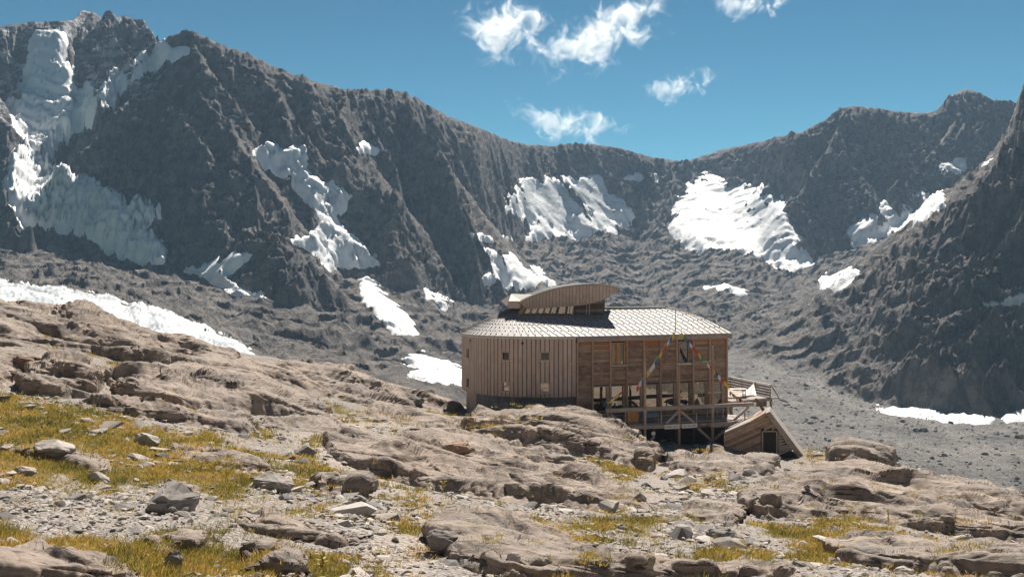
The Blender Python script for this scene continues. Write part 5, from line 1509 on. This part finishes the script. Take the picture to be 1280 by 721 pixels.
def hull(seed, n, flat=0.5, elong=1.0):
    r = random.Random(seed)
    bm = bmesh.new()
    for _ in range(n):
        while True:
            v = Vector((r.uniform(-1, 1), r.uniform(-1, 1), r.uniform(-1, 1)))
            if 0.55 < v.length < 1.0: break
        v = v.normalized() * (0.86 + 0.14 * r.random())
        bm.verts.new((v.x * elong, v.y, v.z * flat))
    g = bmesh.ops.convex_hull(bm, input=bm.verts)
    junk = [e for e in g['geom_interior'] + g['geom_unused'] if isinstance(e, bmesh.types.BMVert)]
    bmesh.ops.delete(bm, geom=list(set(junk)), context='VERTS')
    bm.verts.ensure_lookup_table()
    V = np.array([v.co[:] for v in bm.verts]); Fc = np.array([[l.index for l in f.verts] for f in bm.faces])
    bm.free()
    return V, Fc
HULLS = [hull(i, 15, (0.38, 0.5, 0.3, 0.6)[i % 4], (1.0, 1.3, 1.6)[i % 3]) for i in range(12)]
HM = []
for i, (V, Fc) in enumerate(HULLS):
    me = np_mesh('stone', V, Fc, smooth=False); me.materials.append(M_STONE); HM.append(me)

def boulder(name, px, py, w, h, mat, lab, seed, depth=0.8, rz_=0.0, cat='boulder', group=None):
    p = surf(px, py)
    sx = w / F * p.y / 2; sz = h / F * p.y
    bm = bmesh.new(); r = random.Random(seed)
    for _ in range(22):
        v = Vector((r.gauss(0, 1), r.gauss(0, 1), r.gauss(0, 1))).normalized() * r.uniform(.9, 1)
        bm.verts.new((v.x, v.y, v.z))
    g = bmesh.ops.convex_hull(bm, input=bm.verts)
    junk = list({e for e in g['geom_interior'] + g['geom_unused'] if isinstance(e, bmesh.types.BMVert)})
    bmesh.ops.delete(bm, geom=junk, context='VERTS')
    bmesh.ops.bevel(bm, geom=list(bm.edges), offset=0.05, segments=1, affect='EDGES', profile=0.6)
    bmesh.ops.triangulate(bm, faces=bm.faces)
    bmesh.ops.subdivide_edges(bm, edges=bm.edges, cuts=2, use_grid_fill=True)
    for v in bm.verts:
        n = float(fbm(np.float32(v.co.x * 2 + seed * 3.1), np.float32(v.co.y * 2 + v.co.z * 3.3), 4, 301, .6))
        lay = 0.025 * math.sin(v.co.z * 16 + 3 * v.co.x)
        v.co *= 1 + 0.13 * n + lay
        v.co.x *= sx * 1.04; v.co.y *= sx * depth; v.co.z = (v.co.z + .55) * sz / 1.5
    me = bpy.data.meshes.new(name); bm.to_mesh(me); bm.free()
    o = link(name, me, mat); o.location = p - Vector((0, -sx * depth * .25, sz * 0.22)); o.rotation_euler = (0, 0, rz_)
    tag(o, lab, cat, group)
    return o
BOULD = [
 (206, 640, 82, 46, M_BOULD, 'large grey boulder with a dark left face in the rubble of the left slope', 1, .8, .2),
 (26, 455, 30, 14, M_BBROWN, 'upright brown block beside the rounded rock dome', 2, .8, .3),
 (338, 612, 62, 25, M_BOULD, 'dark grey boulder left of the path with turf behind it', 3, .7, -.2),
 (572, 562, 50, 13, M_BBROWN, 'low reddish brown block on the crest of the long slab', 4, .7, .4),
 (447, 630, 24, 14, M_BOULD, 'rounded dark stone alone on the middle of the path', 5, .9, 0),
 (552, 678, 44, 24, M_BOULD, 'dark blocky boulder against the left end of the fissured outcrop', 6, .8, .1),
 (901, 672, 40, 16, M_BOULD, 'dark wedge shaped boulder among pale stones on the gravel fan', 7, .8, -.2),
 (842, 672, 24, 14, M_BPALE, 'pale rounded boulder behind the fissured outcrop', 8, .8, .3),
 (64, 566, 78, 22, M_BPALE, 'long pale flat slab lying in the left grass', 9, .5, -.5),
 (182, 556, 44, 18, M_BPALE, 'pale tilted slab in the grass above the grey rib', 10, .6, -.5),
 (1131, 719, 28, 15, M_BPALE, 'pale brown boulder at the bottom edge before the striped slab', 11, .8, .2),
 (703, 576, 34, 14, M_BOULD, 'dark upright block at the turf behind the long slab', 12, .7, .3),
 (884, 604, 10, 12, M_BOULD, 'small dark stone standing in the turf on the gravel fan', 13, .8, 0),
 (217, 712, 26, 34, M_BOULD, 'tall pointed grey stone in the grass at the bottom left', 14, .6, .5),
 (268, 676, 20, 12, M_BPALE, 'pale stone on the lower end of the rubble patch', 15, .8, .2),
 (380, 568, 30, 14, M_BOULD, 'grey stone in the turf left of the tip of the long slab', 16, .8, .2),
 (30, 592, 34, 12, M_BPALE, 'pale flat stone half sunk in turf near the left edge', 17, .7, -.4),
 (1003, 658, 16, 8, M_BPALE, 'small white stone in turf before the broad slab', 18, .8, 0),
 (520, 502, 26, 10, M_BOULD, 'low grey stone on the gravel flat left of the hut', 19, .8, 0),
 (470, 482, 18, 10, M_BOULD, 'small dark block on the sunlit crest slabs', 20, .8, .3),
 (120, 604, 40, 18, M_BPALE, 'pale wedge of rock in the turf above the rubble patch', 21, .6, -.4),
 (640, 700, 22, 12, M_BPALE, 'pale block lying on the fissured bottom outcrop', 22, .8, .5),
 (775, 662, 18, 10, M_BPALE, 'whitish stone at the turf strip below the long slab', 23, .8, .1),
 (955, 622, 12, 8, M_BOULD, 'small grey stone at the left edge of the broad slab', 24, .8, 0),
]
for px, py, w, h, mt, lab, sd_, dp, rr_ in BOULD: boulder('boulder', px, py, w, h, mt, lab, sd_, dp, rr_)
# the cairn on the broad slab
cp = surf(1010, 621)
ca = empty('stone_cairn', cp); tag(ca, 'small cairn of piled dark stones on the broad right slab', 'cairn')
zz = -0.05; sc_ = cp.y / F
for k, (w, h) in enumerate(((23, 6), (19, 6), (17, 5), (10, 5))):
    o = bpy.data.objects.new('cairn_stone', HM[k].copy()); COL.objects.link(o); o.parent = ca
    o.data.materials[0] = M_BOULD
    o.scale = (w * sc_ / 2 / 1.2, w * sc_ / 2, h * sc_ / 2 / .42); zz += h * sc_ * .42; o.location = (random.uniform(-.04, .04), 0, zz); zz += h * sc_ * .36
    o.rotation_euler = (0, 0, k * 1.3)

# ---- loose stones
dens = (1 - turf_m * (0.80 - 0.25 * sstep(500, 350, NPX) * (NPY < 625))) * (1 - 0.93 * sstep(0.2, 0.8, rockcov))
clump = sstep(-0.25, 0.25, fbm(NX / 4, NY / 4, 3, 311))
dens = dens * (0.25 + 0.75 * clump)
fan = np.maximum.reduce([sstep(-10, 10, poly_sdf(NPX, NPY, P)) for P in (
    [(820,582),(900,580),(930,600),(900,650),(960,690),(900,690),(800,672),(690,650),(560,622),(640,632),(760,640),(830,630)],
    [(20,608),(90,610),(180,618),(240,640),(240,664),(160,662),(60,656),(10,636)],
    [(430,600),(500,620),(540,650),(500,690),(520,721),(440,721),(430,680),(400,640),(300,600),(340,590)])])
dens = dens * (0.35 + 1.2 * fan) * (1 - 0.45 * path_m)
ok = TVIS & (NPX > -10) & (NPX < 1290) & (TPY > 470) & (TPY < 735) & (NY < 90)
far_d = sstep(95, 45, NY)
wgt_ = (dens * ok * (0.4 + 0.6 * far_d)).ravel(); wgt_ /= wgt_.sum()
NST = 9800
pick = RNG.choice(len(wgt_), NST, p=wgt_)
spx = np.clip(1.9 * np.exp(RNG.normal(0, 0.72, NST)), 1.0, 17)            # half width in photo pixels
ydep = NY.ravel()[pick]
spx = spx * np.where(turf_m.ravel()[pick] > .4, 1.6, 1.0)
size = np.clip(spx * ydep / F, 0.022, 0.55)
rot = RNG.random(NST) * 6.28
tiltx = RNG.normal(0, .18, NST); tilty = RNG.normal(0, .18, NST)
kind = RNG.integers(0, len(HULLS), NST)
pos = np.stack([NX.ravel()[pick] + RNG.normal(0, .05, NST) * ydep / 20, ydep + RNG.normal(0, .1, NST) * ydep / 20, NZ.ravel()[pick]], -1)
order = np.argsort(-size / ydep)
PLACES = [('on the path at the bottom edge', 'stones on the lower path', (480, 705)), ('on the path below the long slab', 'stones on the lower path', (480, 645)), ('on the upper bend of the path', 'stones on the lower path', (400, 605)),
          ('on the gravel fan before the shed', 'stones on the gravel fan', (905, 590)), ('on gravel beside the broad slab', 'stones on the gravel fan', (915, 640)), ('on gravel behind the fissured outcrop', 'stones on the gravel fan', (830, 660)), ('at the narrow lower gravel end', 'stones on the gravel fan', (925, 690)), ('on gravel at the lower slab tip', 'stones on the gravel fan', (800, 610)),
          ('left of the large grey boulder', 'stones of the rubble patch', (90, 638)), ('below the large grey boulder', 'stones of the rubble patch', (210, 662)),
          ('on the gravel flat behind the long slab', 'stones on the gravel flat', (450, 525)), ('beside the dark boulder by the path', 'stones on the upper path', (330, 580)),
          ('under the long slab', 'stones below the long slab', (650, 632)), ('by the turf strip below the long slab', 'stones below the long slab', (750, 645)), ('beside the fissured bottom outcrop', 'stones below the long slab', (545, 690)),
          ('at turf below the broad slab', 'stones at the lower right turf', (1020, 670)), ('left of the striped corner slab', 'stones at the lower right turf', (1000, 710)),
          ('in the grass at the bottom left', 'stones in the bottom left grass', (230, 700)), ('beside the yellow lichened slab', 'stones in the bottom left grass', (80, 675)), ('in the grass of the upper left slope', 'stones in the left grass', (120, 560)), ('in the grass beside the grey rib', 'stones in the left grass', (250, 590))]
PX_ = NPX.ravel()[pick]; PY_ = TPY.ravel()[pick]
TONES = [('dark grey', mat_stone('dark_stone', (0.20, 0.19, 0.185), (0.22, 0.205, 0.195), (0.24, 0.225, 0.21))), ('grey', mat_stone('grey_stone', (0.32, 0.285, 0.255), (0.355, 0.315, 0.283), (0.39, 0.35, 0.315))), ('pale', mat_stone('pale_stone', (0.48, 0.435, 0.39), (0.52, 0.475, 0.43), (0.57, 0.52, 0.47)))]
TM = {}
for i in order[:300]:
    tn_ = int(RNG.choice(3, p=(.28, .42, .30))); kd = int(kind[i])
    if (kd, tn_) not in TM:
        mm = HM[kd].copy(); mm.materials.clear(); mm.materials.append(TONES[tn_][1]); TM[(kd, tn_)] = mm
    o = bpy.data.objects.new('loose_stone', TM[(kd, tn_)]); COL.objects.link(o)
    o.location = pos[i] + np.array([0, 0, size[i] * 0.08]); o.scale = (size[i],) * 3
    o.rotation_euler = (tiltx[i], tilty[i], rot[i])
    pl_, grp, _ = min(PLACES, key=lambda q: math.hypot((q[2][0] - PX_[i]) * .7, q[2][1] - PY_[i]))
    px_w = size[i] * F / ydep[i]
    sz_ = 'big' if px_w > 9 else ('medium' if px_w > 6.2 else 'small')
    shp = ('flat', 'blocky', 'thin', 'rounded')[kd % 4]; el_ = ('', '', 'long ')[kd % 3]
    tag(o, f'{sz_} {tn_ and TONES[tn_][0] or "dark grey"} {el_}{shp} stone {pl_}', 'stone', grp)
rest = order[300:]
VV = []; FFc = []; TT = []; off = 0
for kd in range(len(HULLS)):
    V, Fc = HULLS[kd]
    idx = rest[kind[rest] == kd]
    c, s = np.cos(rot[idx])[:, None], np.sin(rot[idx])[:, None]
    x = V[None, :, 0]; y = V[None, :, 1]; z = V[None, :, 2] + V[None, :, 0] * tilty[idx][:, None] + V[None, :, 1] * tiltx[idx][:, None]
    P = np.stack([x * c - y * s, x * s + y * c, np.broadcast_to(z, (len(idx), V.shape[0]))], -1) * size[idx][:, None, None] + pos[idx][:, None, :] + np.array([0, 0, .02])
    VV.append(P.reshape(-1, 3)); n = V.shape[0]
    FFc.append((Fc[None] + (np.arange(len(idx)) * n)[:, None, None] + off).reshape(-1, 3)); off += len(idx) * n
    TT.append(np.repeat(RNG.random(len(idx)), n))
me = np_mesh('small_stones', np.concatenate(VV), np.concatenate(FFc), smooth=False)
set_attr(me, 'tone', np.concatenate(TT))
tag(link('small_stones', me, M_STONE), 'countless small stones scattered between the turf and slabs', None, None, 'stuff')

# ---- grass
def mat_grass():
    k = NT('dry_grass')
    t = k.attr('tone'); h = k.attr('height')
    c = k.ramp(t, [(0.0, (0.07, 0.085, 0.022)), (0.25, (0.21, 0.19, 0.04)), (0.5, (0.42, 0.32, 0.06)), (0.78, (0.45, 0.26, 0.065)), (1.0, (0.58, 0.43, 0.17))])
    c = k.mix(k.math('MULTIPLY', h, 0.45), c, (0.55, 0.40, 0.13))
    k.set(c, 0.75, spec=0.15)
    tr = k.n('ShaderNodeBsdfTranslucent'); k.l(c, tr.inputs[0])
    mx = k.n('ShaderNodeMixShader'); mx.inputs[0].default_value = 0.45
    k.l(k.b.outputs[0], mx.inputs[1]); k.l(tr.outputs[0], mx.inputs[2]); k.l(mx.outputs[0], k.out.inputs[0])
    return k.m
M_GRASS = mat_grass()
gok = TVIS & (NPX > -25) & (NPX < 1305) & (TPY < 745) & (NY < 95)
patch = 0.35 + 0.65 * sstep(-0.15, 0.2, fbm(NX / 1.6, NY / 1.6, 3, 321, .6))
gw_ = (np.maximum(np.maximum(turf_m * patch, turf_rock), 0.05 * (1 - rockcov) * sstep(.05, .3, fbm(NX / 2, NY / 2, 3, 331))) * gok).ravel()
gw_ /= gw_.sum()
NG = 23000
gp = RNG.choice(len(gw_), NG, p=gw_)
gd = NY.ravel()[gp]
BL = 9
gx_ = NX.ravel()[gp] + RNG.normal(0, .004, NG) * gd; gy_ = gd + RNG.normal(0, .010, NG) * gd; gz_ = np.where(rockcov > .5, NZtop, NZ).ravel()[gp] - .01
tone = np.clip(0.50 + 0.95 * fbm(gx_ / 2.2, gy_ / 3.0, 4, 341, .6) + RNG.normal(0, .16, NG), 0, 1)
th = (0.055 + 0.10 * RNG.random(NG)) * (0.75 + 0.5 * sstep(10, 60, gd)) * (1.25 - 0.5 * tone)
rad = 0.05 + 0.08 * RNG.random(NG) + 0.0016 * gd
a = RNG.random((NG, BL)) * 6.283; rr2 = np.sqrt(RNG.random((NG, BL))) * rad[:, None]
bx0 = gx_[:, None] + np.cos(a) * rr2; by0 = gy_[:, None] + np.sin(a) * rr2
wid = np.maximum(0.006, 0.00034 * gd)[:, None] * (0.7 + .6 * RNG.random((NG, BL)))
hh_ = th[:, None] * (0.55 + .6 * RNG.random((NG, BL)))
lean = 0.35 + 0.5 * RNG.random((NG, BL)); la = a + RNG.normal(0, .5, (NG, BL))
lx = np.cos(la) * lean * hh_ + 0.12 * hh_; ly = np.sin(la) * lean * hh_
wa = RNG.random((NG, BL)) * 3.14; wxv = np.cos(wa) * wid; wyv = np.sin(wa) * wid
z0 = np.broadcast_to(gz_[:, None], bx0.shape)
P0 = np.stack([bx0 - wxv, by0 - wyv, z0], -1); P1 = np.stack([bx0 + wxv, by0 + wyv, z0], -1)
P2 = np.stack([bx0 + lx * .45 + wxv * .7, by0 + ly * .45 + wyv * .7, z0 + hh_ * .62], -1); P3 = np.stack([bx0 + lx * .45 - wxv * .7, by0 + ly * .45 - wyv * .7, z0 + hh_ * .62], -1)
P4 = np.stack([bx0 + lx, by0 + ly, z0 + hh_], -1)
V = np.stack([P0, P1, P2, P3, P4], 2).reshape(-1, 3)
nb = NG * BL; o5 = np.arange(nb)[:, None] * 5
Fg = np.concatenate([o5 + np.array([[0, 1, 2]]), o5 + np.array([[0, 2, 3]]), o5 + np.array([[3, 2, 4]])])
me = np_mesh('dry_grass', V, Fg, smooth=True)
tb_t = np.clip(np.repeat(tone, BL) + RNG.normal(0, .10, nb), 0, 1)
set_attr(me, 'tone', np.repeat(tb_t, 5)); set_attr(me, 'height', np.tile(np.array([0, 0, .5, .5, 1.0]), nb))
tag(link('dry_grass', me, M_GRASS), 'golden and olive dry mountain grass growing between the stones', None, None, 'stuff')

# ---- yellow leaved plants
M_LEAF = mat_plain('yellow_leaves', (0.42, 0.34, 0.05), 0.6, 0, .3, 12)
def plant(px, py, hpx, nl, lab, seed, spread=.8):
    r = random.Random(seed); p = surf(px, py); h = hpx / F * p.y
    t = empty('yellow_plant', p); tag(t, lab, 'plant')
    MB().tube([p, p + Vector((.02, 0, h * .5)), p + Vector((.0, 0, h * .9))], .012 * h / .4, 5).build('stem', M_LEAF, t)
    for k in range(nl):
        az = r.uniform(0, 6.28); zb = h * r.uniform(.1, .85); ln = h * r.uniform(.35, .6); wd = ln * .15; d = Vector((math.cos(az), math.sin(az), 0)) * spread; sd_ = Vector((-math.sin(az), math.cos(az), 0))
        b = p + Vector((0, 0, zb))
        q = [b, b + d * ln * .4 + Vector((0, 0, ln * .38)) + sd_ * wd, b + d * ln + Vector((0, 0, ln * .45)), b + d * ln * .4 + Vector((0, 0, ln * .38)) - sd_ * wd, b + d * ln * .42 + Vector((0, 0, ln * .33))]
        MB().add(q, [(0, 1, 4), (1, 2, 4), (2, 3, 4), (3, 0, 4)]).build('leaf', M_LEAF, t)
plant(402, 716, 26, 22, 'large yellow leaved plant in the turf at the bottom edge', 1)
plant(553, 616, 16, 12, 'small yellow leaved plant at the dark foot of the long slab', 2)
plant(537, 616, 11, 8, 'smallest yellow leaved plant left at the foot of the long slab', 3)
plant(1110, 653, 18, 8, 'thin straw yellow plant at the foot of the broad right slab', 4, .4)
# ------------------------------------------------------------------ clouds and air
def mat_cloud(seed, dens=0.012):
    m = bpy.data.materials.new('cloud'); m.use_nodes = True; t = m.node_tree; t.nodes.clear()
    o = t.nodes.new('ShaderNodeOutputMaterial'); v = t.nodes.new('ShaderNodeVolumePrincipled'); t.links.new(v.outputs[0], o.inputs['Volume'])
    v.inputs['Color'].default_value = (1, 1, 1, 1); v.inputs['Anisotropy'].default_value = 0.55
    tc = t.nodes.new('ShaderNodeTexCoord')
    mp = t.nodes.new('ShaderNodeMapping'); mp.inputs['Location'].default_value = (seed * 3.3, seed * 1.7, 0); t.links.new(tc.outputs['Object'], mp.inputs['Vector'])
    n = t.nodes.new('ShaderNodeTexNoise'); n.inputs['Scale'].default_value = 0.0095; n.inputs['Detail'].default_value = 9; n.inputs['Roughness'].default_value = 0.70; n.inputs['Distortion'].default_value = 0.9
    t.links.new(mp.outputs[0], n.inputs['Vector'])
    at_ = t.nodes.new('ShaderNodeMath'); at_.operation = 'SUBTRACT'; t.links.new(n.outputs[0], at_.inputs[0])
    # fade out towards the edge of the cloud's box: generated coordinates run 0..1
    sb = t.nodes.new('ShaderNodeVectorMath'); sb.operation = 'SUBTRACT'; sb.inputs[1].default_value = (.5, .5, .5); t.links.new(tc.outputs['Generated'], sb.inputs[0])
    ln = t.nodes.new('ShaderNodeVectorMath'); ln.operation = 'LENGTH'; t.links.new(sb.outputs[0], ln.inputs[0])
    mr = t.nodes.new('ShaderNodeMapRange'); mr.inputs['From Min'].default_value = 0.12; mr.inputs['From Max'].default_value = 0.5; mr.inputs['To Min'].default_value = 0.455; mr.inputs['To Max'].default_value = 0.66
    t.links.new(ln.outputs['Value'], mr.inputs['Value']); t.links.new(mr.outputs[0], at_.inputs[1])
    mu = t.nodes.new('ShaderNodeMath'); mu.operation = 'MULTIPLY'; mu.inputs[1].default_value = dens * 8; mu.use_clamp = False; t.links.new(at_.outputs[0], mu.inputs[0])
    mx = t.nodes.new('ShaderNodeMath'); mx.operation = 'MAXIMUM'; mx.inputs[1].default_value = 0.0; t.links.new(mu.outputs[0], mx.inputs[0])
    mn = t.nodes.new('ShaderNodeMath'); mn.operation = 'MINIMUM'; mn.inputs[1].default_value = dens; t.links.new(mx.outputs[0], mn.inputs[0])
    t.links.new(mn.outputs[0], v.inputs['Density'])
    return m
def cloud(px, py, w, h, d, seed, lab, dens=0.012, rot=0.0):
    p = at(px, py, d); sx, sz = w / F * d / 2, h / F * d / 2
    bm = bmesh.new(); bmesh.ops.create_icosphere(bm, subdivisions=3, radius=1)
    for v in bm.verts: v.co = Vector((v.co.x * sx, v.co.y * min(sx, sz * 1.3), v.co.z * sz))
    me = bpy.data.meshes.new('cloud'); bm.to_mesh(me); bm.free()
    o = link('cloud', me, mat_cloud(seed, dens)); o.location = p; o.rotation_euler = (0, rot, 0)
    tag(o, lab, None, None, 'stuff')
CLD = 5000
cloud(630, 36, 150, 110, CLD, 1, 'ragged white cloud at the top left of the cloud group')
cloud(752, 44, 250, 100, CLD, 2, 'long bright cumulus cloud rising to the right', rot=-0.42)
cloud(846, 107, 120, 52, CLD, 3, 'small flat white cloud right of the cumulus', rot=-0.15)
cloud(708, 154, 190, 64, CLD, 4, 'thin torn cloud just above the left skyline', rot=0.18)
cloud(936, 4, 130, 50, CLD, 5, 'cloud cut by the upper edge of the view')
m = MB().hexa([Vector((-2650, -130, -135)), Vector((2650, -130, -135)), Vector((2650, 3500, -135)), Vector((-2650, 3500, -135)), Vector((-2650, -130, 470)), Vector((2650, -130, 470)), Vector((2650, 3500, 470)), Vector((-2650, 3500, 470))])
hz = m.build('haze', None)
hm = bpy.data.materials.new('haze'); hm.use_nodes = True; t = hm.node_tree; t.nodes.clear()
o_ = t.nodes.new('ShaderNodeOutputMaterial'); v_ = t.nodes.new('ShaderNodeVolumePrincipled'); t.links.new(v_.outputs[0], o_.inputs['Volume'])
v_.inputs['Color'].default_value = (0.46, 0.72, 1.0, 1); v_.inputs['Density'].default_value = 0.0001; v_.inputs['Anisotropy'].default_value = 0.1
hz.data.materials.append(hm); tag(hz, 'thin blue mountain air', None, None, 'stuff')
